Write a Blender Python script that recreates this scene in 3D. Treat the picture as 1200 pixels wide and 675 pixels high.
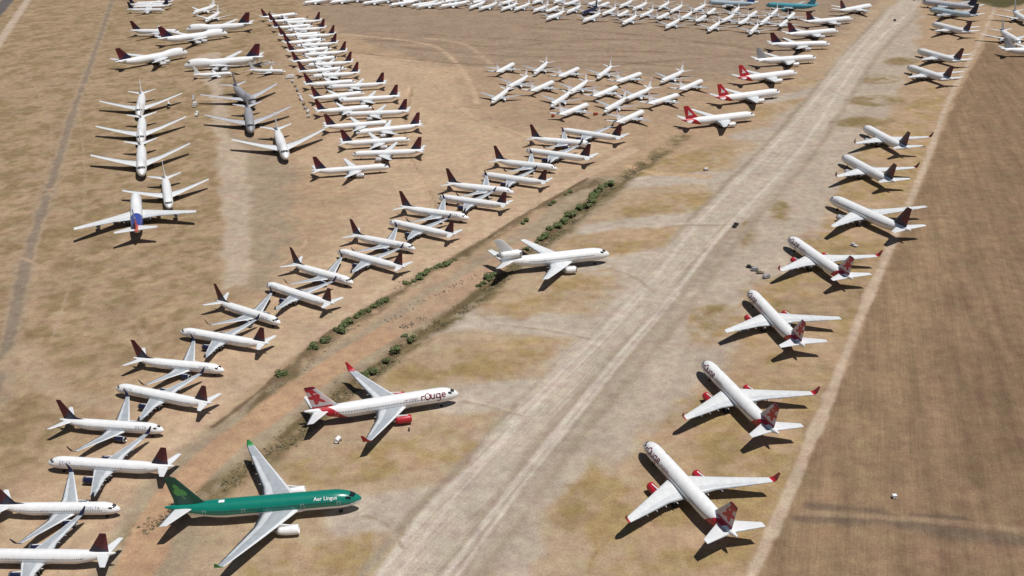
import bpy, bmesh, math, random
import numpy as np
from mathutils import Matrix, Vector
EXPOSURE, SKY_STRENGTH, SUN_STRENGTH, GROUND_GAIN, FIELD_DIR, TAXI_DIR = -0.22, 0.05, 5.0, np.array((0.78, 0.798, 0.825)), 70.0, 59.0

# ------------------------------------------------------------------ scene, camera, light
for o in list(bpy.data.objects): bpy.data.objects.remove(o)
scene = bpy.context.scene
COL = scene.collection
scene.render.engine = 'CYCLES'
scene.render.resolution_x = 1024; scene.render.resolution_y = 576
scene.view_settings.view_transform = 'Standard'
scene.view_settings.look = 'None'
scene.view_settings.gamma = 1.0
scene.view_settings.use_curve_mapping = False
scene.view_settings.exposure = EXPOSURE

CAM_H, PITCH, ROLL, FPX = 185.977, math.radians(25.1165), math.radians(-2.0713), 1157.83
cam = bpy.data.cameras.new('camera'); camo = bpy.data.objects.new('camera', cam); COL.objects.link(camo)
cam.sensor_width = 36.0; cam.lens = FPX / 1200.0 * 36.0; cam.clip_start = 1.0; cam.clip_end = 30000.0
fwd = Vector((0, math.cos(PITCH), -math.sin(PITCH))); up0 = Vector((0, math.sin(PITCH), math.cos(PITCH))); rt0 = Vector((1, 0, 0))
rt = rt0 * math.cos(ROLL) + up0 * math.sin(ROLL); up = -rt0 * math.sin(ROLL) + up0 * math.cos(ROLL)
m = Matrix((rt, up, -fwd)).transposed().to_4x4(); m.translation = (0, 0, CAM_H)
camo.matrix_world = m
scene.camera = camo

SUN_EL = 70.0; SUN_AZ = math.degrees(math.atan2(-0.18, 0.31))       # azimuth of the sun seen from the ground, from +X
sd = Vector((math.cos(math.radians(SUN_EL)) * math.cos(math.radians(SUN_AZ)), math.cos(math.radians(SUN_EL)) * math.sin(math.radians(SUN_AZ)), math.sin(math.radians(SUN_EL))))
world = bpy.data.worlds.new('World'); scene.world = world; world.use_nodes = True
wn = world.node_tree; wn.nodes.clear()
sky = wn.nodes.new('ShaderNodeTexSky'); sky.sky_type = 'NISHITA'; sky.sun_disc = False
sky.sun_elevation = math.radians(SUN_EL); sky.sun_rotation = math.atan2(sd.x, sd.y)
sky.altitude = 600; sky.air_density = 1.0; sky.dust_density = 1.0
bg = wn.nodes.new('ShaderNodeBackground'); bg.inputs['Strength'].default_value = SKY_STRENGTH
wo = wn.nodes.new('ShaderNodeOutputWorld')
wn.links.new(sky.outputs[0], bg.inputs[0]); wn.links.new(bg.outputs[0], wo.inputs[0])
sl = bpy.data.lights.new('sun', 'SUN'); sl.energy = SUN_STRENGTH; sl.angle = math.radians(0.5); sl.color = (1.0, 0.97, 0.925)
so = bpy.data.objects.new('sun', sl); COL.objects.link(so)
so.rotation_euler = sd.to_track_quat('Z', 'Y').to_euler(); so.location = (0, 0, 400)

PLANES = [
('n737', 'delta', 'a0', 1.0, -139.5, 244.5, 357.5, 'white airliner with maroon and navy fin, nose right, first from near end of diagonal rows', 'airliners of the diagonal double row'),
('n737', 'delta', 'a2', 1.0, -128.2, 331.3, 345.8, 'white airliner with maroon and navy fin, nose right, third from near end of diagonal rows', 'airliners of the diagonal double row'),
('n737', 'delta', 'a3', 1.0, -111.9, 375.2, 326.3, 'white airliner with maroon and navy fin, nose right, fourth from near end of diagonal rows', 'airliners of the diagonal double row'),
('n737', 'delta', 'a4', 1.0, -86.6, 412.8, 325.6, 'white airliner with maroon and navy fin, nose right, fifth from near end of diagonal rows', 'airliners of the diagonal double row'),
('n737', 'delta', 'a5', 1.0, -62.4, 448.0, 330.9, 'white airliner with maroon and navy fin, nose right, sixth from near end of diagonal rows', 'airliners of the diagonal double row'),
('n737', 'delta', 'a6', 1.07, -39.3, 485.4, 335.1, 'white airliner with maroon and navy fin, nose right, seventh from near end of diagonal rows', 'airliners of the diagonal double row'),
('n737', 'delta', 'a7', 1.07, -15.9, 521.5, 337.7, 'white airliner with maroon and navy fin, nose right, eighth from near end of diagonal rows', 'airliners of the diagonal double row'),
('n737', 'delta', 'a8', 1.07, 10.5, 560.5, 335.5, 'white airliner with maroon and navy fin, nose right, ninth from near end of diagonal rows', 'airliners of the diagonal double row'),
('n737', 'delta', 'a9', 1.07, 33.9, 604.7, 338.8, 'white airliner with maroon and navy fin, nose right, tenth from near end of diagonal rows', 'airliners of the diagonal double row'),
('n321', 'delta', 'b0', 1.0, -135.6, 222.3, 176, 'white airliner with maroon and navy fin, nose left, first from near end of diagonal rows', 'airliners of the diagonal double row'),
('n321', 'delta', 'b2', 0.98, -127.1, 307.9, 157.8, 'white airliner with maroon and navy fin, nose left, third from near end of diagonal rows', 'airliners of the diagonal double row'),
('n321', 'delta', 'b3', 0.98, -116.0, 351.4, 157.7, 'white airliner with maroon and navy fin, nose left, fourth from near end of diagonal rows', 'airliners of the diagonal double row'),
('n321', 'delta', 'b4', 0.98, -92.7, 389.9, 143.5, 'white airliner with maroon and navy fin, nose left, fifth from near end of diagonal rows', 'airliners of the diagonal double row'),
('n321', 'delta', 'b5', 0.98, -65.6, 425.5, 144.0, 'white airliner with maroon and navy fin, nose left, sixth from near end of diagonal rows', 'airliners of the diagonal double row'),
('n321', 'delta', 'b6', 0.98, -44.1, 462.5, 145.9, 'white airliner with maroon and navy fin, nose left, seventh from near end of diagonal rows', 'airliners of the diagonal double row'),
('n321', 'delta', 'b7', 0.98, -19.2, 499.7, 153.5, 'white airliner with maroon and navy fin, nose left, eighth from near end of diagonal rows', 'airliners of the diagonal double row'),
('n321', 'delta', 'b8', 0.98, 4.0, 534.7, 151.1, 'white airliner with maroon and navy fin, nose left, ninth from near end of diagonal rows', 'airliners of the diagonal double row'),
('n757', 'delta', 'b9', 1.0, 31.0, 575.7, 148.7, 'white airliner with maroon and navy fin, nose left, tenth from near end of diagonal rows', 'airliners of the diagonal double row'),
('n757', 'delta', 'b10', 1.0, 54.7, 616.2, 145.3, 'white airliner with maroon and navy fin, nose left, eleventh from near end of diagonal rows', 'airliners of the diagonal double row'),
('n757', 'deltafar', 'c0', 0.98, -93.0, 562.5, 7.8, 'white airliner with maroon fin at left, first such from near end of long column', 'airliners of the long tight column'),
('n757', 'deltafar', 'c1', 0.98, -73.9, 592.7, 179.8, 'white airliner with maroon fin at right, first such from near end of long column', 'airliners of the long tight column'),
('n757', 'deltafar', 'c2', 0.98, -84.7, 617.8, 6.9, 'white airliner with maroon fin at left, second such from near end of long column', 'airliners of the long tight column'),
('n757', 'deltafar', 'c3', 0.98, -78.4, 645.9, 194.1, 'white airliner with maroon fin at right, second such from near end of long column', 'airliners of the long tight column'),
('n757', 'deltafar', 'c4', 0.98, -101.6, 659.0, 9.6, 'white airliner with maroon fin at left, third such from near end of long column', 'airliners of the long tight column'),
('n757', 'deltafar', 'c5', 0.98, -90.5, 688.2, 180.6, 'white airliner with maroon fin at right, third such from near end of long column', 'airliners of the long tight column'),
('n757', 'deltafar', 'c7', 0.98, -100.9, 730.4, 185.6, 'white airliner with maroon fin at right, fourth such from near end of long column', 'airliners of the long tight column'),
('n757', 'deltafar', 'c9', 0.98, -115.6, 773.4, 184.6, 'white airliner with maroon fin at right, fifth such from near end of long column', 'airliners of the long tight column'),
('n737', 'deltafar', 'c6', 1.07, -116.5, 702.7, 14.0, 'white airliner with maroon fin at left, fourth such from near end of long column', 'airliners of the long tight column'),
('n737', 'deltafar', 'c8', 1.07, -126.5, 743.8, 21.8, 'white airliner with maroon fin at left, fifth such from near end of long column', 'airliners of the long tight column'),
('n737', 'deltafar', 'c10', 1.07, -139.1, 786.2, 11.9, 'white airliner with maroon fin at left, sixth such from near end of long column', 'airliners of the long tight column'),
('n737', 'deltafar', 'c11', 1.07, -139.6, 815.3, 186.3, 'white airliner with maroon fin at right, sixth such from near end of long column', 'airliners of the long tight column'),
('n737', 'deltafar', 'c12', 1.07, -152.7, 834.3, 15.4, 'white airliner with maroon fin at left, seventh such from near end of long column', 'airliners of the long tight column'),
('n737', 'deltafar', 'c13', 1.07, -150.9, 858.3, 185.6, 'white airliner with maroon fin at right, seventh such from near end of long column', 'airliners of the long tight column'),
('n737', 'deltafar', 'c14', 1.07, -166.5, 877.8, 25.2, 'white airliner with maroon fin at left, eighth such from near end of long column', 'airliners of the long tight column'),
('n737', 'deltafar', 'c15', 1.07, -162.0, 903.2, 190.7, 'white airliner with maroon fin at right, eighth such from near end of long column', 'airliners of the long tight column'),
('n737', 'deltafar', 'c16', 1.07, -178.3, 921.0, 19.0, 'white airliner with maroon fin at left, ninth such from near end of long column', 'airliners of the long tight column'),
('n737', 'deltafar', 'c17', 1.07, -176.6, 945.2, 186.0, 'white airliner with maroon fin at right, ninth such from near end of long column', 'airliners of the long tight column'),
('n737', 'deltafar', 'c18', 1.07, -190.3, 963.9, 22.1, 'white airliner with maroon fin at left, tenth such from near end of long column', 'airliners of the long tight column'),
('n737', 'deltafar', 'c19', 1.07, -185.1, 989.5, 186.6, 'white airliner with maroon fin at right, tenth such from near end of long column', 'airliners of the long tight column'),
('n737', 'deltafar', 'c20', 1.07, -201.6, 998.9, 13.9, 'white airliner with maroon fin at left, eleventh such from near end of long column', 'airliners of the long tight column'),
('n737', 'deltafar', 'c21', 1.07, -200.7, 1027.7, 184.6, 'white airliner with maroon fin at right, eleventh such from near end of long column', 'airliners of the long tight column'),
('n737', 'deltafar', 'c22', 1.07, -216.9, 1045.1, 15.3, 'white airliner with maroon fin at left, twelfth such from near end of long column', 'airliners of the long tight column'),
('n737', 'deltafar', 'c23', 1.07, -212.5, 1071.3, 185.7, 'white airliner with maroon fin at right, twelfth such from near end of long column', 'airliners of the long tight column'),
('n737', 'deltafar', 'c24', 1.07, -229.3, 1084.3, 15.0, 'white airliner with maroon fin at left, thirteenth such from near end of long column', 'airliners of the long tight column'),
('n737', 'deltafar', 'c25', 1.07, -244.7, 1116.2, 30, 'white airliner with maroon fin at left, fourteenth such from near end of long column', 'airliners of the long tight column'),
('w767', 'redtri', 'd0', 1.0, 141.1, 639.9, 16.0, 'nearest of three white airliners with bright red fins, left of the taxiway', 'airliners parked left of the taxiway'),
('w767', 'redtri', 'd1', 1.0, 173.8, 696.7, 19.4, 'middle of three white airliners with bright red fins, left of the taxiway', 'airliners parked left of the taxiway'),
('w767', 'redtri', 'd2', 1.0, 201.6, 753.1, 18.8, 'farthest of three white airliners with bright red fins, left of the taxiway', 'airliners parked left of the taxiway'),
('w767', 'greyfin', 'd3', 1.0, 230.1, 807.4, 9.0, 'white airliner with grey fin just beyond the three red-finned ones', 'airliners parked left of the taxiway'),
('w767', 'delta2', 'd4', 1.0, 256.9, 863.5, 358.3, 'white maroon-finned airliner right behind the grey-finned one, left of the taxiway', 'airliners parked left of the taxiway'),
('w767', 'delta2', 'd5', 1.0, 282.2, 911.3, 14.3, 'white maroon-finned airliner, second beyond the grey-finned one, left of the taxiway', 'airliners parked left of the taxiway'),
('w767', 'delta2', 'd6', 1.0, 314.4, 967.6, 16.0, 'white maroon-finned airliner, third beyond the grey-finned one, left of the taxiway', 'airliners parked left of the taxiway'),
('w767', 'delta2', 'd7', 1.0, 360.0, 1027.3, 34.4, 'white airliner with tall maroon fin at top edge beside the taxiway end', 'airliners parked left of the taxiway'),
('w767', 'teal', 'd8', 1.0, 302.7, 1056.3, 150, 'all turquoise airliner at the top edge near the taxiway end', 'airliners parked left of the taxiway'),
('w767', 'palefin', 'd9', 1.0, 246.9, 1084.8, 150, 'pale blue airliner with dark blue fin at top edge, left of turquoise one', 'airliners parked left of the taxiway'),
('w767', 'delta2', 'R6', 1.0, 201.0, 524.8, 102.6, 'white airliner with maroon fin and dark winglets, sixth in right-hand row', 'airliners parked along the right-hand track'),
('w767', 'delta2', 'R7', 1.0, 231.4, 582.1, 99.2, 'white airliner with maroon fin, seventh from near end of right-hand row', 'airliners parked along the right-hand track'),
('w767', 'delta2', 'R8', 1.0, 321.6, 741.4, 104.6, 'white airliner with maroon fin, eighth from near end of right-hand row', 'airliners parked along the right-hand track'),
('w767', 'delta2', 'R9', 1.0, 352.7, 798.3, 107.0, 'white airliner with maroon fin, ninth from near end of right-hand row', 'airliners parked along the right-hand track'),
('w767', 'delta2', 'R10', 1.0, 408.1, 908.3, 104.9, 'white airliner with maroon fin, tenth from near end of right-hand row', 'airliners parked along the right-hand track'),
('w330', 'paleblue', 'R11', 1.0, 441.4, 982.6, 118, 'pale blue-grey airliner with navy fin, second from far end of right-hand row', 'airliners parked along the right-hand track'),
('w330', 'palegrey', 'R12', 1.1, 455.2, 1024.2, 124, 'long pale airliner with navy fin, farthest of the right-hand row', 'airliners parked along the right-hand track'),
('j747', 'delta7', 'g0', 1.0, -317.0, 902.7, 43.1, 'white jumbo jet with maroon fin facing right, nearest of the top left group', 'jumbo jets stored on the left'),
('j747', 'delta7', 'g1', 1.0, -306.8, 998.6, 29.1, 'white jumbo jet with maroon fin facing right, second in top left group', 'jumbo jets stored on the left'),
('j747', 'delta7', 'g3', 1.0, -293.3, 1045.9, 187.0, 'white jumbo jet with maroon fin facing left, farther of two at top left', 'jumbo jets stored on the left'),
('j747', 'delta7', 'g4', 1.0, -245.4, 872.4, 192.7, 'white jumbo jet with maroon fin facing left, nearer of two at top left', 'jumbo jets stored on the left'),
('w767', 'deltafar', 'g2', 1.0, -358.4, 1040.0, 350, 'white airliner with dark maroon fin, partly behind a jumbo jet at top left', 'scattered stored airliners'),
('n737', 'white', 'g5', 0.86, -245.6, 837.8, 7.8, 'small white airliner close beside the nearer left-facing maroon-finned jumbo jet', 'scattered stored airliners'),
('n737', 'white', 'g6', 0.86, -201.3, 843.3, 348.1, 'small white airliner next to the head of the equipment line', 'scattered stored airliners'),
('n737', 'rj', 'k0', 1.0, 1.3, 818.8, 66.2, 'white airliner of central cluster, nose pointing up-right, first from left', 'airliners of the central cluster'),
('n737', 'rj', 'k1', 1.0, 30.5, 814.6, 251.2, 'white airliner of central cluster, nose pointing down-left, third from left', 'airliners of the central cluster'),
('n737', 'rj', 'k2', 1.0, 52.3, 794.1, 59.3, 'white airliner of central cluster, nose pointing up-right, third from left', 'airliners of the central cluster'),
('n737', 'rj', 'k3', 1.0, 80.7, 791.6, 247.0, 'white airliner of central cluster, nose pointing down-left, sixth from left', 'airliners of the central cluster'),
('n737', 'rj', 'k4', 1.0, 10.5, 767.9, 244.1, 'white airliner of central cluster, nose pointing down-left, second from left', 'airliners of the central cluster'),
('n737', 'rj', 'k5', 1.0, 28.9, 750.8, 58.6, 'white airliner of central cluster, nose pointing up-right, second from left', 'airliners of the central cluster'),
('n737', 'rj', 'k6', 1.0, -3.4, 728.1, 250.1, 'white airliner of central cluster, nose pointing down-left, first from left', 'airliners of the central cluster'),
('n737', 'rj', 'k7', 1.0, 56.3, 745.2, 244.7, 'white airliner of central cluster, nose pointing down-left, fifth from left', 'airliners of the central cluster'),
('n737', 'rj', 'k8', 1.0, 40.8, 711.2, 244.8, 'white airliner of central cluster, nose pointing down-left, fourth from left', 'airliners of the central cluster'),
('n737', 'rj', 'k9', 1.0, 48.1, 680.2, 52.1, 'white airliner of central cluster, nose pointing up-right, fourth from left', 'airliners of the central cluster'),
('n737', 'rj', 'k11', 1.0, 97.7, 769.6, 50.4, 'white airliner of central cluster, nose pointing up-right, sixth from left', 'airliners of the central cluster'),
('n737', 'rj', 'k12', 1.0, 131.4, 768.3, 232.6, 'white airliner of central cluster, nose pointing down-left, ninth from left', 'airliners of the central cluster'),
('n737', 'rj', 'k13', 1.0, 74.9, 727.4, 54.4, 'white airliner of central cluster, nose pointing up-right, fifth from left', 'airliners of the central cluster'),
('n737', 'rj', 'k14', 1.0, 98.5, 718.1, 231.8, 'white airliner of central cluster, nose pointing down-left, eighth from left', 'airliners of the central cluster'),
('n737', 'rj', 'k15', 1.0, 78.2, 689.6, 239.2, 'white airliner of central cluster, nose pointing down-left, seventh from left', 'airliners of the central cluster'),
('n737', 'rj', 'k16', 1.0, 140.6, 738.0, 51.6, 'white airliner of central cluster, nose pointing up-right, ninth from left', 'airliners of the central cluster'),
('n737', 'rj', 'k17', 1.0, 114.0, 699.3, 44.8, 'white airliner of central cluster, nose pointing up-right, eighth from left', 'airliners of the central cluster'),
('n737', 'rj', 'k18', 1.0, 84.6, 656.0, 52.9, 'white airliner of central cluster, nose pointing up-right, seventh from left', 'airliners of the central cluster'),
('n737', 'rj', 'm0', 1.0, 43.9, 1159.0, 240.7, 'small white airliner in back rank of far crowd at top, eighth from left', 'airliners of the far crowd'),
('n737', 'rj', 'm1', 1.0, 42.9, 1106.1, 241.1, 'small white airliner in middle rank of far crowd at top, third from left', 'airliners of the far crowd'),
('n737', 'rj', 'm2', 1.0, 67.6, 1156.7, 241.1, 'small white airliner in back rank of far crowd at top, ninth from left', 'airliners of the far crowd'),
('n737', 'rj', 'm3', 1.0, 54.5, 1096.1, 64.7, 'small white airliner in middle rank of far crowd at top, fourth from left', 'airliners of the far crowd'),
('n737', 'rj', 'm4', 1.08, 55.7, 1056.0, 239.2, 'small white airliner in front rank of far crowd at top, ninth from left', 'airliners of the far crowd'),
('n737', 'rj', 'm5', 1.0, 77.9, 1134.8, 59.3, 'small white airliner in back rank of far crowd at top, tenth from left', 'airliners of the far crowd'),
('n737', 'rj', 'm6', 1.0, 77.6, 1091.1, 242.9, 'small white airliner in middle rank of far crowd at top, fifth from left', 'airliners of the far crowd'),
('n737', 'rjblue', 'm7', 1.08, 93.8, 1078.5, 241.0, 'dark blue airliner among white ones in the far crowd at top', 'airliners of the far crowd'),
('n737', 'rj', 'm8', 1.0, 104.5, 1131.1, 237.6, 'small white airliner in back rank of far crowd at top, eleventh from left', 'airliners of the far crowd'),
('n737', 'rj', 'm9', 1.0, 110.5, 1111.0, 59.6, 'small white airliner in back rank of far crowd at top, twelfth from left', 'airliners of the far crowd'),
('n737', 'rj', 'm10', 1.08, 92.1, 1036.5, 238.8, 'small white airliner in front rank of far crowd at top, tenth from left', 'airliners of the far crowd'),
('n737', 'rj', 'm11', 1.0, 113.8, 1070.5, 241.4, 'small white airliner in middle rank of far crowd at top, seventh from left', 'airliners of the far crowd'),
('n737', 'rj', 'm12', 1.0, 136.5, 1113.5, 241.5, 'small white airliner in back rank of far crowd at top, thirteenth from left', 'airliners of the far crowd'),
('n737', 'rj', 'm13', 1.0, 126.0, 1053.1, 65.1, 'small white airliner in middle rank of far crowd at top, eighth from left', 'airliners of the far crowd'),
('n737', 'rj', 'm14', 1.08, 128.5, 1015.6, 242.8, 'small white airliner in front rank of far crowd at top, eleventh from left', 'airliners of the far crowd'),
('n737', 'rj', 'm15', 1.0, 149.3, 1094.2, 238.8, 'small white airliner in back rank of far crowd at top, fourteenth from left', 'airliners of the far crowd'),
('n737', 'rj', 'm16', 1.0, 150.7, 1050.3, 240.5, 'small white airliner in middle rank of far crowd at top, ninth from left', 'airliners of the far crowd'),
('n737', 'rj', 'm17', 1.0, 175.4, 1094.5, 244.2, 'small white airliner in back rank of far crowd at top, fifteenth from left', 'airliners of the far crowd'),
('n737', 'rj', 'm18', 1.0, 184.9, 1071.1, 241.2, 'small white airliner in back rank of far crowd at top, sixteenth from left', 'airliners of the far crowd'),
('n737', 'rj', 'm19', 1.0, 164.1, 1030.4, 61.2, 'small white airliner in middle rank of far crowd at top, tenth from left', 'airliners of the far crowd'),
('n737', 'rj', 'm20', 1.08, 167.5, 987.5, 241.2, 'small white airliner in front rank of far crowd at top, twelfth from left', 'airliners of the far crowd'),
('n737', 'rj', 'm21', 1.0, 188.3, 1028.4, 242.9, 'small white airliner in middle rank of far crowd at top, eleventh from left', 'airliners of the far crowd'),
('n737', 'rj', 'm22', 1.0, 209.5, 1071.0, 239.6, 'small white airliner in back rank of far crowd at top, seventeenth from left', 'airliners of the far crowd'),
('n737', 'rj', 'm23', 1.0, 199.0, 1009.3, 63.4, 'small white airliner in middle rank of far crowd at top, twelfth from left', 'airliners of the far crowd'),
('n737', 'rj', 'm24', 1.0, 216.9, 1047.0, 65.2, 'small white airliner in back rank of far crowd at top, eighteenth from left', 'airliners of the far crowd'),
('n737', 'rj', 'm25', 1.08, 203.8, 965.6, 243.0, 'small white airliner in front rank of far crowd at top, thirteenth from left', 'airliners of the far crowd'),
('n737', 'rj', 'm26', 1.0, 225.8, 1006.3, 238.7, 'small white airliner in middle rank of far crowd at top, thirteenth from left', 'airliners of the far crowd'),
('n737', 'rj', 'm27', 1.0, 242.1, 1046.9, 245.3, 'small white airliner in back rank of far crowd at top, nineteenth from left', 'airliners of the far crowd'),
('n737', 'rj', 'm28', 1.0, 237.2, 987.7, 60.4, 'small white airliner in middle rank of far crowd at top, fourteenth from left', 'airliners of the far crowd'),
('n737', 'rj', 'm29', 1.0, 253.6, 1021.9, 62.2, 'small white airliner in back rank of far crowd at top, twentieth from left', 'airliners of the far crowd'),
('n737', 'rj', 'm30', 1.08, 237.2, 944.8, 245.8, 'small white airliner in front rank of far crowd at top, fourteenth from left', 'airliners of the far crowd'),
('n737', 'rj', 'm31', 1.0, 258.8, 988.7, 242.2, 'small white airliner in middle rank of far crowd at top, fifteenth from left', 'airliners of the far crowd'),
('n737', 'rj', 'm32', 1.0, 278.0, 1029.6, 245.0, 'small white airliner in back rank of far crowd at top, twenty-first from left', 'airliners of the far crowd'),
('n737', 'rj', 'm33', 1.0, 288.4, 1005.5, 64.2, 'small white airliner in back rank of far crowd at top, twenty-second from left', 'airliners of the far crowd'),
('n737', 'rj', 'm34', 1.0, 270.9, 968.0, 63.1, 'small white airliner in middle rank of far crowd at top, sixteenth from left', 'airliners of the far crowd'),
('n737', 'rj', 'm36', 1.0, -80.6, 1155.5, 214, 'small white airliner in front rank of far crowd at top, fifth from left', 'airliners of the far crowd'),
('n737', 'rj', 'm37', 1.08, -53.3, 1151.9, 214, 'small white airliner in front rank of far crowd at top, sixth from left', 'airliners of the far crowd'),
('n737', 'rj', 'm38', 1.0, -27.5, 1141.5, 242.9, 'small white airliner in middle rank of far crowd at top, first from left', 'airliners of the far crowd'),
('n737', 'rj', 'm40', 1.0, -15.1, 1130.5, 237.7, 'small white airliner in front rank of far crowd at top, seventh from left', 'airliners of the far crowd'),
('n737', 'rj', 'm42', 1.0, 8.4, 1122.5, 240.6, 'small white airliner in middle rank of far crowd at top, second from left', 'airliners of the far crowd'),
('n737', 'rj', 'm43', 1.0, 22.7, 1119.6, 240.7, 'small white airliner in front rank of far crowd at top, eighth from left', 'airliners of the far crowd'),
('n737', 'rj', 'm46', 1.0, -187.2, 1210.1, 214, 'small white airliner in front rank of far crowd at top, second from left', 'airliners of the far crowd'),
('n737', 'rj', 'm47', 1.0, -146.9, 1193.3, 214, 'small white airliner in front rank of far crowd at top, third from left', 'airliners of the far crowd'),
('n737', 'rj', 'm48', 1.0, -113.3, 1174.2, 214, 'small white airliner in front rank of far crowd at top, fourth from left', 'airliners of the far crowd'),
('j747', 'white', 'f0', 0.94, -227.6, 594.8, 287.9, 'white jumbo jet nearest in the left file of three, nose toward camera', 'jumbo jets stored on the left'),
('j747', 'white', 'f1', 0.94, -249.5, 662.6, 286.9, 'white jumbo jet, middle of the left file of three', 'jumbo jets stored on the left'),
('j747', 'white', 'f2', 0.94, -273.1, 733.6, 285.6, 'white jumbo jet, farthest of the left file of three, fin fully visible', 'jumbo jets stored on the left'),
('w767', 'white', 'f3', 1.0, -192.9, 532.0, 289.0, 'white engineless airliner facing camera, beside the jumbo with blue and orange fin', 'scattered stored airliners'),
('j747', 'blueor', 'f4', 0.94, -197.2, 493.0, 108.7, 'white jumbo jet facing away with blue and orange fin', 'jumbo jets stored on the left'),
('j747', 'grey', 'f5', 0.94, -179.9, 681.1, 284.6, 'grey jumbo jet, nearer of two grey ones, nose toward camera', 'jumbo jets stored on the left'),
('j747', 'grey', 'f6', 0.94, -199.7, 749.7, 297.0, 'grey jumbo jet, farther of two grey ones, behind the other', 'jumbo jets stored on the left'),
('j747', 'white', 'f7', 0.94, -145.2, 617.8, 286.5, 'white jumbo jet nose toward camera, right of the grey jumbo jets', 'jumbo jets stored on the left'),
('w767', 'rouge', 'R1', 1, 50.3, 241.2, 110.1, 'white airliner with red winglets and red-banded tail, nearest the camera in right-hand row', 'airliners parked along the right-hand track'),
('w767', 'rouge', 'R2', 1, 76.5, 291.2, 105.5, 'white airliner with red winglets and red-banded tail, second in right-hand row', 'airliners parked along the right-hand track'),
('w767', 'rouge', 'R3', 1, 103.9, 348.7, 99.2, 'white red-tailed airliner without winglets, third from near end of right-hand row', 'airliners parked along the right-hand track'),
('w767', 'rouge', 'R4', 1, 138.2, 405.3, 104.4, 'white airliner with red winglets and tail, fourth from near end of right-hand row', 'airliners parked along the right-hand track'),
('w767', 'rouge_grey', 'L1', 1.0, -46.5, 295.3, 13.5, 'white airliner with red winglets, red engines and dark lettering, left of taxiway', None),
('n737', 'delta', 'a1', 1, -139.2, 289.9, 350.1, 'white airliner with maroon and navy fin, nose right, second from near end of diagonal rows', 'airliners of the diagonal double row'),
('n321', 'delta', 'b1', 1, -131.2, 265.7, 170.5, 'white airliner with maroon and navy fin, nose left, second from near end of diagonal rows', 'airliners of the diagonal double row'),
('w330', 'green', 'L2', 1.0, -76.3, 240.4, 4.5, 'green and white wide-body airliner with white lettering and shamrock fin', None),
('w330', 'delta2', 'R5', 1, 177.9, 455.9, 112.3, 'largest white airliner with maroon and navy fin, fifth in right-hand row', 'airliners parked along the right-hand track'),
('t10', 'tri', 'T1', 1.0, 20.1, 416.0, 10.5, 'all white three-engined airliner with tail engine, between ditch and taxiway', None),
('w767', 'greyfin', 'e0', 1.0, 433.9, 806.4, 352, 'white airliner with grey fin at top right edge, nose out of frame', 'scattered stored airliners'),
('w767', 'white', 'e1', 1.0, 440.5, 864.6, 262, 'white airliner nose toward camera at top right edge, nearer of two', 'scattered stored airliners'),
('w767', 'white', 'e2', 1.0, 492.7, 954.2, 258, 'white airliner at top right corner, farther of two facing camera', 'scattered stored airliners'),
('n757', 'bluefin', 'h0', 1.0, -415.4, 1188.5, 350, 'white airliner with dark blue fin at top left, nearest one facing right', 'scattered stored airliners'),
('n757', 'bluefin', 'h1', 1.0, -416.9, 1212.7, 178, 'white airliner with dark blue fin at top left, nearest one facing left', 'scattered stored airliners'),
('n757', 'bluefin', 'h2', 1.0, -426.6, 1227.0, 352, 'white airliner with dark blue fin at top left, farther one facing right', 'scattered stored airliners'),
('n757', 'bluefin', 'h3', 1.0, -423.0, 1241.5, 180, 'white airliner with dark blue fin at top left, farther one facing left', 'scattered stored airliners'),
('w767', 'white', 'g8', 0.9, -342.7, 1174.4, 252, 'white airliner nose toward camera near top left, left of a pair', 'scattered stored airliners'),
('w767', 'white', 'g9', 0.9, -319.6, 1121.3, 266, 'white airliner nose toward camera near top left, right of a pair', 'scattered stored airliners'),
('n737', 'rj', 'm45', 1.0, -218.8, 1213.0, 212, 'small white airliner in front rank of far crowd at top, first from left', 'airliners of the far crowd'),
('n737', 'rj', 'm35', 1.0, -88.3, 1164.3, 216, 'small white airliner in back rank of far crowd at top, fourth from left', 'airliners of the far crowd'),
('n737', 'rj', 'm39', 1.0, -24.2, 1170.9, 232, 'small white airliner in back rank of far crowd at top, sixth from left', 'airliners of the far crowd'),
('n737', 'rj', 'm41', 1.0, 6.8, 1155.8, 236, 'small white airliner in back rank of far crowd at top, seventh from left', 'airliners of the far crowd'),
('n737', 'rj', 'm50', 1.0, -169.7, 1217.6, 212, 'small white airliner in back rank of far crowd at top, first from left', 'airliners of the far crowd'),
('n737', 'rj', 'm51', 1.0, -132.0, 1203.4, 214, 'small white airliner in back rank of far crowd at top, second from left', 'airliners of the far crowd'),
('n737', 'rj', 'm52', 1.0, -101.5, 1194.1, 216, 'small white airliner in back rank of far crowd at top, third from left', 'airliners of the far crowd'),
('n737', 'rj', 'm53', 1.0, -52.6, 1184.4, 222, 'small white airliner in back rank of far crowd at top, fifth from left', 'airliners of the far crowd')
]
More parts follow.
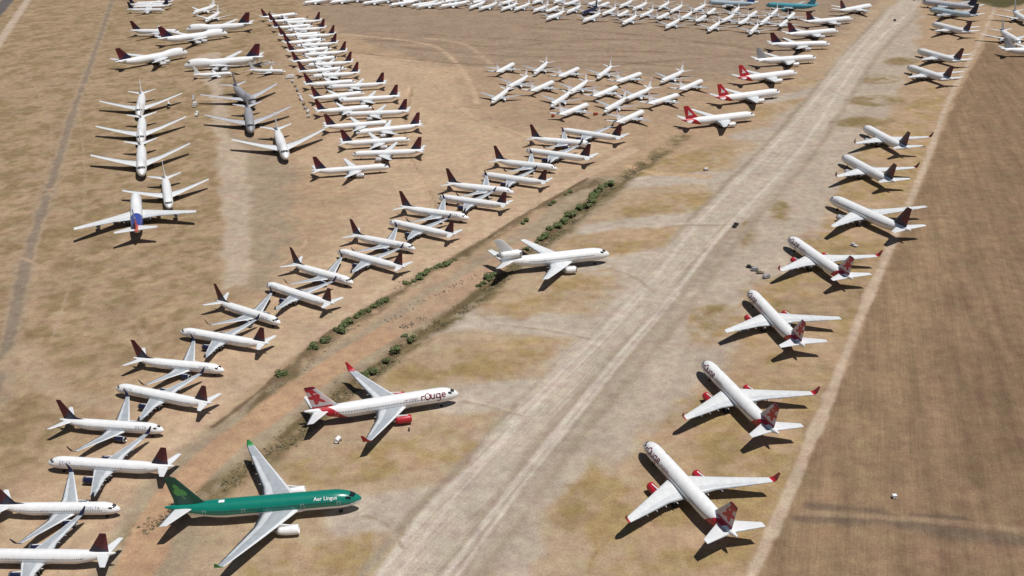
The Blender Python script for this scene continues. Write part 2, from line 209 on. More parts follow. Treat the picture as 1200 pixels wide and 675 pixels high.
FEATURES = [
('P',(155, 131, 100),12,0,14.399999999999999,[[-201.2, 287.7], [-1129.6, 2084.3], [-306.8, 1821.9], [-208.7, 940.0], [-182.9, 635.5], [-127.3, 414.5], [-125.6, 356.3], [-152.5, 324.4], [-146.1, 274.2], [-181.3, 249.3]],'dry'),
('P',(163, 143, 120),7,0,8.4,[[-198.1, 678.2], [-141.6, 611.7], [-112.6, 501.2], [-104.8, 453.0], [-110.4, 399.4], [-121.1, 404.8]],''),
('P',(184, 164, 143),2.5,0,3,[[-281.5, 929.7], [-269.2, 950.6], [-189.1, 656.0], [-171.6, 630.2], [-137.0, 491.0], [-120.9, 412.1], [-130.7, 407.4], [-160.0, 519.4], [-197.5, 657.1]],''),
('P',(189, 162, 134),8,0,9.6,[[-151.0, 929.9], [-84.1, 888.8], [-21.9, 821.7], [4.6, 695.9], [73.5, 603.9], [1.2, 477.3], [-45.6, 398.4], [-91.0, 339.6], [-108.8, 262.5], [-106.5, 237.0], [-88.5, 137.8], [-215.9, 142.8], [-150.9, 265.1], [-103.5, 403.3], [-84.3, 525.3], [-131.6, 601.6], [-116.9, 667.6]],''),
('P',(158, 136, 115),9,0,10.799999999999999,[[-308.8, 1451.0], [478.3, 1248.8], [372.0, 1003.4], [211.3, 787.5], [157.7, 758.0], [76.5, 809.1], [-22.1, 831.2], [-84.7, 896.1], [-188.4, 1067.2]],''),
('P',(172, 146, 120),8,0,9.6,[[-36.9, 846.6], [169.9, 753.4], [119.9, 653.4], [61.1, 644.4], [3.9, 647.7], [-25.9, 688.5]],''),
('P',(178, 155, 128),6,0,7.199999999999999,[[-35.4, 135.7], [13.3, 133.8], [43.8, 277.1], [208.3, 569.7], [453.4, 1091.5], [410.7, 1101.1], [156.6, 612.3], [94.7, 566.4], [17.2, 441.6], [-34.9, 349.4], [-77.4, 270.0], [-101.6, 229.0]],''),
('P',(181, 164, 146),4,0,4.8,[[-66.2, 136.9], [-41.3, 210.2], [-23.7, 257.4], [-1.5, 301.8], [27.1, 355.6], [54.4, 408.1], [90.2, 480.6], [150.3, 585.4], [241.5, 750.8], [353.0, 960.7], [404.4, 1057.8], [435.8, 1051.0], [354.3, 841.8], [215.7, 568.8], [154.4, 450.5], [110.4, 376.6], [77.0, 320.6], [45.2, 277.0], [26.3, 258.9], [7.6, 234.5], [6.3, 207.8], [-11.0, 134.8]],'gravel'),
('L',(186, 170, 153),2.5,10,1.5,[[10.9, 305.6], [-19.8, 305.4]],''),
('L',(186, 170, 153),2.5,10,1.5,[[-23.1, 244.4], [-49.0, 240.1]],''),
('L',(186, 170, 153),2.5,10,1.5,[[30.5, 355.4], [-14.7, 367.4], [-39.3, 363.1]],''),
('L',(186, 170, 153),2.5,10,1.5,[[77.0, 427.6], [39.7, 416.1]],''),
('L',(186, 170, 153),2.5,10,1.5,[[107.6, 478.9], [43.9, 461.2]],''),
('L',(186, 170, 153),2.5,10,1.5,[[139.0, 537.5], [65.1, 532.2]],''),
('L',(182, 166, 150),4,8,0.6,[[189.3, 631.8], [151.2, 612.9]],''),
('L',(182, 166, 150),4,8,0.6,[[234.3, 722.2], [189.1, 698.6]],''),
('P',(166, 141, 101),2.5,0,4,[[317.9, 725.4], [312.1, 681.0], [242.8, 549.0], [178.9, 428.5], [145.7, 367.1], [114.2, 306.7], [88.2, 257.4], [71.5, 226.2], [59.3, 205.0], [19.5, 133.6], [2.9, 134.2], [15.5, 207.3], [19.1, 222.4], [5.7, 238.6], [25.5, 264.5], [36.5, 253.8], [43.1, 272.2], [58.7, 297.7], [79.0, 308.0], [95.9, 325.7], [85.0, 351.1], [105.5, 394.4], [126.3, 401.7], [137.1, 441.0], [156.1, 456.0], [190.9, 539.3], [218.9, 585.9]],'grass'),
('P',(166, 141, 101),2.2,0,4,[[-14.3, 346.4], [6.1, 349.9], [23.7, 346.4], [12.1, 331.9], [-1.2, 319.9], [-26.3, 312.4], [-48.5, 315.8], [-54.1, 326.3], [-34.1, 336.7]],'grass'),
('P',(166, 141, 101),2.2,0,4,[[-76.7, 266.1], [-59.1, 278.7], [-36.3, 279.7], [-13.5, 292.5], [-5.2, 286.6], [-15.3, 266.1], [-45.2, 256.4], [-71.8, 254.9]],'grass'),
('P',(166, 141, 101),2.2,0,4,[[-9.5, 404.3], [-0.1, 387.5], [24.0, 388.1], [4.8, 364.3], [-14.8, 372.2], [-11.3, 391.1]],'grass'),
('P',(166, 141, 101),2.2,0,4,[[11.1, 444.3], [61.7, 466.5], [87.1, 462.8], [75.1, 436.1], [48.9, 428.2], [24.7, 428.4]],'grass'),
('P',(166, 141, 101),2.2,0,4,[[47.1, 495.3], [76.8, 512.3], [115.3, 512.3], [105.3, 485.4], [62.9, 476.0]],'grass'),
('P',(166, 141, 101),2.2,0,4,[[71.2, 542.0], [96.7, 579.6], [143.8, 598.8], [128.9, 554.2], [95.8, 542.3]],'grass'),
('P',(166, 141, 101),2.2,0,4,[[-81.1, 226.1], [-52.1, 229.3], [-42.2, 234.1], [-33.3, 135.6], [-58.3, 136.6]],'grass'),
('P',(166, 141, 101),2.2,0,4,[[-13.6, 134.9], [-9.5, 224.0], [-3.3, 134.5]],'grass'),
('P',(166, 141, 101),2.2,0,4,[[72.1, 365.1], [87.9, 378.5], [86.1, 340.1], [70.6, 337.8]],'grass'),
('P',(166, 141, 101),2.2,0,4,[[165.0, 673.8], [230.1, 712.5], [203.1, 682.3], [164.8, 647.5]],'grass'),
('P',(166, 141, 101),2.2,0,4,[[200.8, 732.4], [273.6, 789.7], [240.7, 748.1]],'grass'),
('P',(166, 141, 101),2.2,0,4,[[31.5, 366.8], [43.9, 382.2], [33.3, 387.3], [25.5, 382.0]],'grass'),
('P',(166, 141, 101),2.2,0,4,[[15.4, 402.2], [47.6, 416.3], [37.4, 391.3], [18.5, 388.6]],'grass'),
('P',(142, 122, 84),3,0,3,[[338.9, 804.1], [330.7, 794.3], [318.9, 791.6], [310.4, 797.7], [310.0, 808.9], [318.1, 819.0], [330.2, 822.0], [338.9, 815.5]],'grass'),
('P',(142, 122, 84),3,0,3,[[303.0, 746.9], [294.3, 736.6], [281.4, 733.7], [271.7, 740.0], [270.7, 751.9], [279.3, 762.5], [292.6, 765.6], [302.4, 758.9]],'grass'),
('P',(142, 122, 84),3,0,3,[[284.2, 685.0], [273.8, 674.9], [256.9, 672.4], [243.1, 679.2], [240.3, 691.3], [250.5, 701.8], [268.0, 704.5], [282.0, 697.2]],'grass'),
('P',(142, 122, 84),3,0,3,[[258.3, 632.9], [248.3, 624.2], [231.1, 622.3], [216.5, 628.4], [212.8, 639.0], [222.7, 648.0], [240.4, 650.1], [255.2, 643.6]],'grass'),
('P',(142, 122, 84),3,0,3,[[146.9, 478.6], [142.4, 468.6], [137.1, 464.9], [134.0, 469.5], [134.8, 479.8], [139.3, 490.2], [144.8, 494.3], [148.0, 489.3]],'grass'),
('P',(142, 122, 84),3,0,3,[[119.8, 448.2], [115.2, 434.8], [110.5, 429.7], [108.4, 435.5], [109.9, 449.2], [114.5, 463.3], [119.5, 469.1], [121.7, 462.6]],'grass'),
('P',(142, 122, 84),3,0,3,[[90.2, 362.1], [86.3, 353.8], [80.8, 350.7], [76.7, 354.5], [76.3, 363.2], [80.1, 372.0], [85.8, 375.3], [90.0, 371.1]],'grass'),
('P',(142, 122, 84),3,0,3,[[162.3, 417.8], [157.0, 408.6], [150.4, 405.2], [146.3, 409.5], [147.0, 419.2], [152.3, 428.8], [159.2, 432.5], [163.3, 427.8]],'grass'),
('P',(142, 122, 84),3,0,3,[[127.5, 367.0], [122.2, 359.6], [114.1, 357.1], [107.7, 360.8], [106.6, 368.7], [111.7, 376.4], [120.2, 379.2], [126.7, 375.2]],'grass'),
('P',(150, 128, 88),5,0,5,[[-47.7, 323.2], [-20.6, 329.0], [12.5, 340.1], [-1.0, 330.2], [-32.9, 318.4]],'grass'),
('P',(150, 128, 88),5,0,5,[[-50.3, 333.2], [-27.4, 336.2], [-14.2, 338.0], [-33.8, 332.7]],'grass'),
('P',(150, 128, 88),5,0,5,[[-70.1, 260.2], [-48.4, 260.7], [-24.1, 266.7], [-45.3, 257.8]],'grass'),
('P',(150, 128, 88),5,0,5,[[7.8, 238.5], [21.9, 254.6], [23.0, 237.6], [14.3, 222.7]],'grass'),
('P',(150, 128, 88),5,0,5,[[16.9, 435.2], [50.7, 444.9], [76.7, 451.2], [49.3, 432.3]],'grass'),
('P',(150, 128, 88),5,0,5,[[55.5, 489.2], [88.7, 498.8], [107.7, 502.2], [72.6, 482.4]],'grass'),
('P',(150, 128, 88),5,0,5,[[88.0, 319.8], [109.0, 338.4], [114.8, 324.3], [89.7, 301.3]],'grass'),
('P',(150, 128, 88),5,0,5,[[59.8, 271.1], [73.0, 280.4], [71.4, 260.7], [58.9, 252.4]],'grass'),
('P',(150, 128, 88),5,0,5,[[134.9, 391.9], [153.1, 390.3], [138.8, 358.2], [119.6, 352.1]],'grass'),
('P',(140, 115, 91),1.5,0,1.2,[[19.5, 133.6], [59.3, 205.0], [73.4, 226.1], [90.3, 257.3], [116.3, 305.4], [147.6, 365.4], [180.9, 426.3], [246.6, 548.6], [319.0, 687.2], [421.9, 866.0], [443.9, 843.7], [629.7, 906.2], [277.7, 123.5]],'field'),
('P',(149, 124, 97),12,0,10,[[20.8, 133.5], [61.1, 204.9], [74.6, 226.1], [91.6, 257.2], [117.8, 305.3], [149.3, 365.2], [182.8, 426.1], [249.0, 548.3], [321.8, 686.8], [352.5, 720.2], [265.1, 546.4], [204.5, 424.1], [166.3, 348.4], [133.0, 287.1], [110.9, 249.3], [64.5, 131.8]],'field'),
('P',(131, 107, 84),8,0,14,[[164.8, 320.7], [189.4, 332.3], [189.5, 294.4], [159.5, 246.3], [139.2, 247.6], [145.1, 280.9]],'field'),
('L',(166, 147, 124),3,13,2,[[-111.3, 138.7], [-108.1, 211.7], [-106.1, 257.9], [-92.8, 288.6], [-77.0, 316.0], [-58.2, 344.0], [-36.6, 376.3], [-15.4, 409.5], [18.3, 463.7], [55.4, 531.8]],''),
('L',(120, 102, 78),1.8,4.2,2.5,[[-92.6, 301.2], [-84.7, 332.4], [-75.2, 356.1], [-59.0, 382.3], [-46.3, 407.5], [-27.8, 430.1], [-3.3, 465.8], [20.2, 506.0], [51.0, 536.7]],'weeds'),
('L',(124, 108, 78),2.5,5.5,2.5,[[-111.0, 235.3], [-105.7, 242.9], [-95.7, 254.2], [-85.4, 268.1], [-76.9, 282.4], [-66.0, 306.2], [-52.9, 326.8], [-41.6, 348.5], [-25.5, 371.4], [-9.5, 399.8], [4.5, 427.2], [27.2, 468.7], [48.3, 508.5], [91.6, 580.3], [113.7, 617.7]],'ditch'),
('L',(183, 149, 119),1.2,6.0,1.0,[[-107.5, 138.5], [-108.1, 211.7], [-108.4, 248.5], [-101.7, 272.9], [-87.7, 300.8], [-73.4, 325.1], [-59.2, 346.9], [-46.5, 365.2]],'track'),
('L',(180, 150, 124),2.5,6,2,[[-46.4, 363.7], [-29.9, 388.3], [-11.5, 415.8], [9.2, 447.7]],''),
('L',(194, 167, 140),1.3,4.2,0.8,[[-117.4, 282.4], [-104.8, 313.6], [-91.0, 339.6], [-72.7, 375.2], [-50.2, 407.8], [-28.2, 440.5], [1.3, 483.4], [30.8, 527.2], [77.5, 592.5]],'track'),
('L',(116, 96, 74),0.8,1.0,0.8,[[-39.0, 414.4], [-15.9, 446.8], [-3.2, 469.3], [20.1, 503.3], [46.0, 541.8]],''),
('L',(120, 100, 78),0.8,0.9,0.8,[[-105.5, 292.1], [-95.2, 313.0], [-85.5, 336.4], [-71.0, 363.3], [-49.2, 396.9]],''),
('L',(112, 96, 70),0.8,1.2,0.8,[[-80.2, 284.1], [-66.6, 309.8], [-53.4, 331.4], [-35.5, 359.8], [-15.1, 394.0], [8.9, 438.1], [48.8, 513.9]],''),
('L',(190, 168, 146),0.8,1.7,0.8,[[19.3, 133.6], [57.2, 200.0], [72.2, 226.2], [89.0, 257.3], [114.8, 305.5], [145.8, 365.5], [178.5, 426.5], [243.8, 548.9], [315.5, 687.7], [425.6, 884.4], [507.1, 1035.5]],'track'),
('L',(118, 98, 82),1.5,1.6,0.8,[[86.3, 236.8], [100.7, 234.3], [106.3, 232.4]],''),
('L',(118, 98, 82),1.5,1.8,0.8,[[81.0, 231.5], [96.5, 229.4], [106.5, 229.6]],''),
('L',(120, 101, 84),1.8,2.6,0.8,[[108.9, 228.0], [123.4, 222.6], [140.5, 218.0], [161.5, 212.9]],''),
('L',(118, 98, 82),0.8,1.0,0.4,[[114.4, 230.8], [128.3, 228.4]],''),
('L',(152, 128, 104),0.8,1.1,0.4,[[82.9, 233.8], [109.1, 229.9], [125.1, 226.7], [145.0, 222.1], [164.1, 217.4]],''),
('L',(170, 147, 121),1.0,3.9,0.8,[[-166.4, 240.3], [-191.1, 308.9], [-211.0, 370.4], [-239.5, 454.6], [-277.9, 579.6], [-335.8, 768.4], [-409.4, 1016.7], [-559.7, 1515.5]],'track'),
('L',(163, 141, 118),2,3.6,2,[[-190.0, 314.7], [-211.0, 370.4], [-239.5, 454.6], [-277.9, 579.6], [-335.8, 768.4]],''),
('L',(144, 127, 110),0.6,2.3,0.8,[[-166.4, 240.3], [-191.1, 308.9], [-211.0, 370.4], [-239.5, 454.6], [-277.9, 579.6], [-335.8, 768.4], [-409.4, 1016.7], [-559.7, 1515.5]],'track'),
('L',(172, 147, 122),1.5,3,1,[[-455.8, 807.5], [-416.3, 813.1], [-358.6, 828.0], [-330.6, 829.8], [-268.5, 838.6], [-215.8, 862.4]],''),
('L',(172, 147, 122),1.5,3,1,[[-584.7, 1229.2], [-547.2, 1264.4], [-490.8, 1284.3]],''),
('L',(174, 150, 124),2.5,4,1.5,[[-200.1, 340.8], [-199.5, 354.7], [-183.4, 333.0], [-169.8, 319.4], [-154.5, 312.3], [-140.1, 306.6]],''),
('L',(190, 170, 150),1.2,4.5,0.6,[[-451.3, 827.0], [-522.1, 1046.0], [-636.6, 1395.2]],''),
('L',(104, 99, 97),1.0,8,0.5,[[-530.6, 956.8], [-581.2, 1134.1], [-675.0, 1435.1]],'road'),
('L',(194, 166, 138),1.6,2.0,0.8,[[-163.0, 1015.3], [-90.2, 967.1], [-54.7, 913.1], [-29.9, 801.5], [-20.3, 718.6]],''),
('L',(196, 164, 130),1.2,2,0.5,[[71.2, 562.5], [86.6, 546.5], [115.5, 537.1]],''),
('L',(180, 155, 130),2,3,1.5,[[-74.4, 976.8], [-35.9, 940.9], [-11.4, 852.4], [6.0, 787.1]],''),
('L',(160, 143, 124),1.5,1.6,0.8,[[-76.8, 137.3], [-47.6, 205.3], [-38.9, 225.6], [-28.4, 246.8], [-9.0, 279.5], [-3.1, 292.9], [23.0, 337.2], [52.2, 390.1], [57.8, 398.5], [96.3, 477.5], [154.1, 579.7], [168.9, 606.9], [293.0, 845.5], [394.1, 1038.9]],''),
('L',(165, 148, 129),1.8,1.8,1.0,[[-47.4, 136.2], [-15.5, 203.7], [-11.0, 213.1], [6.1, 246.9], [23.7, 282.0], [47.0, 322.8], [78.2, 379.3], [115.6, 452.0], [152.7, 515.3], [198.7, 597.6], [318.0, 837.7], [417.6, 1008.6]],''),
('L',(188, 172, 155),1.2,12.0,1.0,[[-67.0, 136.9], [-32.6, 204.5], [-12.7, 243.8], [7.1, 286.3], [31.8, 331.8], [63.5, 390.9], [103.8, 464.7], [151.6, 548.5], [214.1, 662.5], [301.1, 837.1], [403.5, 1021.5], [521.0, 1237.9]],'taxiway'),
('L',(166, 149, 131),2.5,4.5,2.0,[[-20.4, 212.2], [-2.3, 247.4], [12.5, 279.2], [37.4, 323.5], [69.2, 380.1], [113.2, 460.2]],''),
('L',(201, 187, 172),0.9,1.1,0.3,[[-65.8, 136.9], [-41.8, 205.0], [-33.5, 228.7], [-23.8, 249.1], [-5.3, 277.2], [0.5, 292.7], [26.6, 337.0], [55.5, 387.2], [61.7, 396.4], [100.1, 474.7], [156.9, 574.2], [171.2, 601.0], [295.3, 834.7], [394.6, 1023.4]],''),
('L',(201, 187, 172),0.9,0.8,0.3,[[-64.6, 136.9], [-37.2, 204.8], [-22.9, 240.2], [1.9, 289.3], [28.7, 334.1], [58.1, 387.0]],''),
('L',(201, 187, 172),0.9,1.1,0.3,[[-63.8, 136.8], [-25.8, 204.2], [-20.5, 213.6], [-2.8, 250.0], [14.2, 282.7], [37.9, 328.0], [70.2, 385.9], [75.5, 395.2], [107.2, 456.2], [142.6, 516.4], [188.3, 598.8], [306.3, 839.7], [407.2, 1010.8]],''),
('L',(201, 187, 172),0.9,0.7,0.3,[[-59.6, 136.7], [-22.6, 204.0], [-17.4, 213.4], [-0.1, 249.8], [16.8, 282.5], [40.5, 327.8], [72.4, 385.8]],''),
('P',(92, 86, 58),6,0,7.199999999999999,[[492.9, 1155.3], [609.9, 1127.3], [576.4, 1052.6], [504.1, 1030.9], [501.1, 1063.8], [483.4, 1120.0]],''),
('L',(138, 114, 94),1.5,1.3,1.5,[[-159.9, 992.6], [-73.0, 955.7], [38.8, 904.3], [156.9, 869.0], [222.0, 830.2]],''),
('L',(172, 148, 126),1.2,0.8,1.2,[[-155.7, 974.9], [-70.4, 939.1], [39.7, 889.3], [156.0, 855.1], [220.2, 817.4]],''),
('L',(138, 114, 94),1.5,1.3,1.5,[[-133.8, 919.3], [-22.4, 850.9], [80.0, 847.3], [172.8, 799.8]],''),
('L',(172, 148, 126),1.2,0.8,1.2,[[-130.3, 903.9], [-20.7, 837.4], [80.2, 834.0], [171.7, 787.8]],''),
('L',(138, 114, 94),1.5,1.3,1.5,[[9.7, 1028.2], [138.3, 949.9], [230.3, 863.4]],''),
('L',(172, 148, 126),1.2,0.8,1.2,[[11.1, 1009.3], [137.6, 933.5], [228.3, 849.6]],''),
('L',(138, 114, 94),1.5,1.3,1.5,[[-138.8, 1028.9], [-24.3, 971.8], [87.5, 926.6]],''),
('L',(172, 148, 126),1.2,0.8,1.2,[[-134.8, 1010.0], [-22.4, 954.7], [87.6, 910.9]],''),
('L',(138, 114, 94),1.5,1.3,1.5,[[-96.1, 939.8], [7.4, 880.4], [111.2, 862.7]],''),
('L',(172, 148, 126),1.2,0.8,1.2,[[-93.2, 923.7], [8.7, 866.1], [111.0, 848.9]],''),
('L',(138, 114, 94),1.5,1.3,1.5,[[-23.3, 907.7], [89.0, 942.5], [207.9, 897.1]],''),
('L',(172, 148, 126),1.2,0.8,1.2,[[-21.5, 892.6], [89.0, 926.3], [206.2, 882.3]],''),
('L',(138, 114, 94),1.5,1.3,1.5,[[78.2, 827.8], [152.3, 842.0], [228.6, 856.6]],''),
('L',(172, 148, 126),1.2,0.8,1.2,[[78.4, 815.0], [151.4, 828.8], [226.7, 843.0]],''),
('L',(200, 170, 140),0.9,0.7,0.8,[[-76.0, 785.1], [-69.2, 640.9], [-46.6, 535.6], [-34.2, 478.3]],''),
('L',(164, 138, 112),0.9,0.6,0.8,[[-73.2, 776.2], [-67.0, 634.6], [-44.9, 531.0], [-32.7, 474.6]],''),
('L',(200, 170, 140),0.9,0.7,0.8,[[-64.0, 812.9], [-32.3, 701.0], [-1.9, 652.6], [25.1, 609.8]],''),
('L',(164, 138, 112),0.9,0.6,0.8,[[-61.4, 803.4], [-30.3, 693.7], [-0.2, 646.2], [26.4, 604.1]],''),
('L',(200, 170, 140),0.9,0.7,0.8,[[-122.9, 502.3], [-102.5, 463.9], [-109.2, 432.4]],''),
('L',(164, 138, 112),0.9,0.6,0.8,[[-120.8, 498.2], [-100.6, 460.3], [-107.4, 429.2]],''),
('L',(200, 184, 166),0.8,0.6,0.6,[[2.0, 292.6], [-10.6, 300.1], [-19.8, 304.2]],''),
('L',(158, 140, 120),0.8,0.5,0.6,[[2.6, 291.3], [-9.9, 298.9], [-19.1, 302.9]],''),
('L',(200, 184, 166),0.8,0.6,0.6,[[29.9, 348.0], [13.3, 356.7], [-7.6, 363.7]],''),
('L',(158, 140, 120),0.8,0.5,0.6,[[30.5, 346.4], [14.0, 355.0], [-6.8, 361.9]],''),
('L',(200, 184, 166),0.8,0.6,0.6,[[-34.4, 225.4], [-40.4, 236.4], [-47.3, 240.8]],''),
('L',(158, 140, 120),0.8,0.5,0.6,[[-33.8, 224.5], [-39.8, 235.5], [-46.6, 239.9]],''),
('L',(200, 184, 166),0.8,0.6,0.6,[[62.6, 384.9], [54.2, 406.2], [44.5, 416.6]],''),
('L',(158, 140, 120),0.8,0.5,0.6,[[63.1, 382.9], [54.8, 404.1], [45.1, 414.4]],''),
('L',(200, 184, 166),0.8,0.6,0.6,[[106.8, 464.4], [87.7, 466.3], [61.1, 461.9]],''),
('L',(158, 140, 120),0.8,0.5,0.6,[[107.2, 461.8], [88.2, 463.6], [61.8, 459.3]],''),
('L',(172, 148, 122),0.9,0.6,1.0,[[-301.4, 595.4], [-228.2, 500.1], [-175.3, 448.7], [-141.4, 415.7]],''),
('L',(172, 148, 122),0.9,0.6,1.0,[[-245.2, 455.1], [-202.4, 421.0], [-159.2, 374.1], [-140.1, 336.4]],''),
('L',(172, 148, 122),0.9,0.6,1.0,[[-451.4, 1172.6], [-301.1, 850.0], [-254.0, 812.1]],''),
('L',(172, 148, 122),0.9,0.6,1.0,[[-478.5, 987.1], [-325.9, 694.8], [-268.7, 530.7]],''),
('L',(172, 148, 122),0.9,0.6,1.0,[[-289.0, 532.8], [-269.8, 545.0], [-274.8, 609.6]],''),
('L',(172, 148, 122),0.9,0.6,1.0,[[-168.1, 307.4], [-141.9, 294.5], [-122.8, 263.4]],''),
('L',(172, 148, 122),0.9,0.6,1.0,[[-335.8, 768.4], [-262.4, 591.0], [-214.4, 452.3], [-190.0, 361.2]],'')
]
SHRUBS = [(-88.3, 325.5, 2.7, 'A'), (-79.7, 345.7, 2.6, 'A'), (-75.7, 351.8, 2.5, 'A'), (-70.9, 360.3, 3.3, 'A'), (-68.9, 366.2, 2.6, 'A'), (-65.4, 372.2, 2.0, 'A'), (-64.0, 374.9, 2.0, 'A'), (-61.8, 377.6, 2.0, 'A'), (-59.6, 381.1, 2.0, 'A'), (-57.3, 383.8, 2.0, 'A'), (-55.4, 386.6, 2.0, 'A'), (-47.9, 404.0, 1.6, 'B'), (-46.0, 404.9, 1.1, 'B'), (-44.1, 406.6, 1.3, 'B'), (-42.2, 409.6, 1.9, 'B'), (-40.4, 413.4, 2.1, 'B'), (-38.6, 417.0, 1.5, 'B'), (-36.7, 419.7, 1.1, 'B'), (-34.7, 421.2, 1.4, 'B'), (-32.6, 422.1, 2.0, 'B'), (-30.6, 423.3, 2.0, 'B'), (-28.6, 425.6, 1.5, 'B'), (-26.6, 429.1, 1.1, 'B'), (-56.4, 323.2, 2.2, 'C'), (-54.1, 326.9, 2.0, 'C'), (-49.5, 334.5, 1.8, 'C'), (-46.8, 341.8, 2.6, 'C'), (-41.4, 351.3, 2.0, 'C'), (-44.2, 354.5, 1.5, 'C'), (7.7, 440.1, 1.5, 'D'), (10.3, 444.1, 1.6, 'D'), (12.7, 448.8, 1.3, 'D'), (14.8, 451.9, 1.7, 'D'), (16.7, 453.7, 1.2, 'D'), (17.7, 456.1, 1.9, 'D'), (18.9, 460.4, 1.0, 'D'), (20.4, 465.1, 2.0, 'D'), (22.1, 468.0, 1.0, 'D'), (24.1, 469.1, 2.1, 'D'), (26.2, 471.2, 0.9, 'D'), (28.2, 475.2, 2.1, 'D'), (29.9, 479.4, 0.9, 'D'), (31.1, 481.7, 2.1, 'D'), (32.1, 482.8, 1.0, 'D'), (33.3, 485.3, 2.0, 'D'), (35.1, 489.7, 1.0, 'D'), (37.2, 493.7, 1.9, 'D'), (39.4, 495.1, 1.2, 'D'), (41.4, 495.6, 1.8, 'D'), (43.2, 497.7, 1.3, 'D'), (44.7, 502.3, 2.1, 'D'), (45.6, 507.7, 2.0, 'D'), (46.4, 510.8, 1.9, 'D'), (47.3, 513.1, 2.2, 'D'), (48.8, 517.3, 1.8, 'D'), (51.6, 522.3, 2.3, 'D'), (54.3, 526.6, 1.6, 'D'), (56.7, 528.5, 2.4, 'D'), (58.7, 529.9, 1.5, 'D'), (6.9, 473.1, 1.5, 'E'), (8.7, 476.5, 1.6, 'E'), (22.2, 499.1, 1.4, 'E'), (24.3, 502.9, 1.4, 'E'), (31.5, 514.4, 1.4, 'E'), (34.1, 518.3, 1.5, 'E'), (-10.3, 407.2, 2.6, 'F'), (-8.4, 410.7, 2.0, 'F'), (-14.8, 400.2, 1.6, 'F'), (-12.9, 402.8, 1.5, 'F')]
SPOTS = {'van': [113.2, 460.2], 'farvan': [383.4, 979.7], 'whitecart': [115.1, 547.9], 'whitetank': [-60.4, 279.8], 'marker': [111.9, 239.0], 'tow': [162.6, 429.5], 'cart1': [108.5, 409.0], 'cart2': [109.8, 405.5], 'cart3': [111.6, 402.6], 'cart4': [113.0, 397.4], 'redcart1': [62.9, 676.5], 'redcart2': [33.0, 676.0], 'cone': [-36.8, 284.9], 'truck1': [-242.5, 763.0], 'truck2': [-235.4, 741.4], 'truck3': [-226.6, 714.6], 'boxw': [-179.0, 824.7], 'scrap': [-218.8, 886.6], 'post1': [367.4, 825.7], 'line': [[-173.9, 808.8], [-168.9, 793.5], [-164.5, 778.7], [-160.3, 764.4], [-156.3, 749.3], [-152.1, 734.7], [-148.2, 721.8], [-144.7, 710.5], [-141.4, 698.4]], 'weeds': [[[-92.6, 301.2], [-84.7, 332.4], [-75.2, 356.1], [-59.0, 382.3], [-46.3, 407.5], [-27.8, 430.1], [-3.3, 465.8], [20.2, 506.0], [51.0, 536.7]], [[-111.0, 235.3], [-105.7, 242.9], [-95.7, 254.2], [-85.4, 268.1], [-76.9, 282.4], [-66.0, 306.2], [-52.9, 326.8], [-41.6, 348.5], [-25.5, 371.4], [-9.5, 399.8], [4.5, 427.2], [27.2, 468.7], [48.3, 508.5], [91.6, 580.3]]], 'rocks': [[[-81.7, 328.2], [-72.9, 352.3], [-64.6, 368.2]], [[-53.1, 367.3], [-44.1, 379.4], [-30.2, 395.3], [-15.4, 412.3]], [[-46.2, 361.4], [-36.2, 370.7]]]}

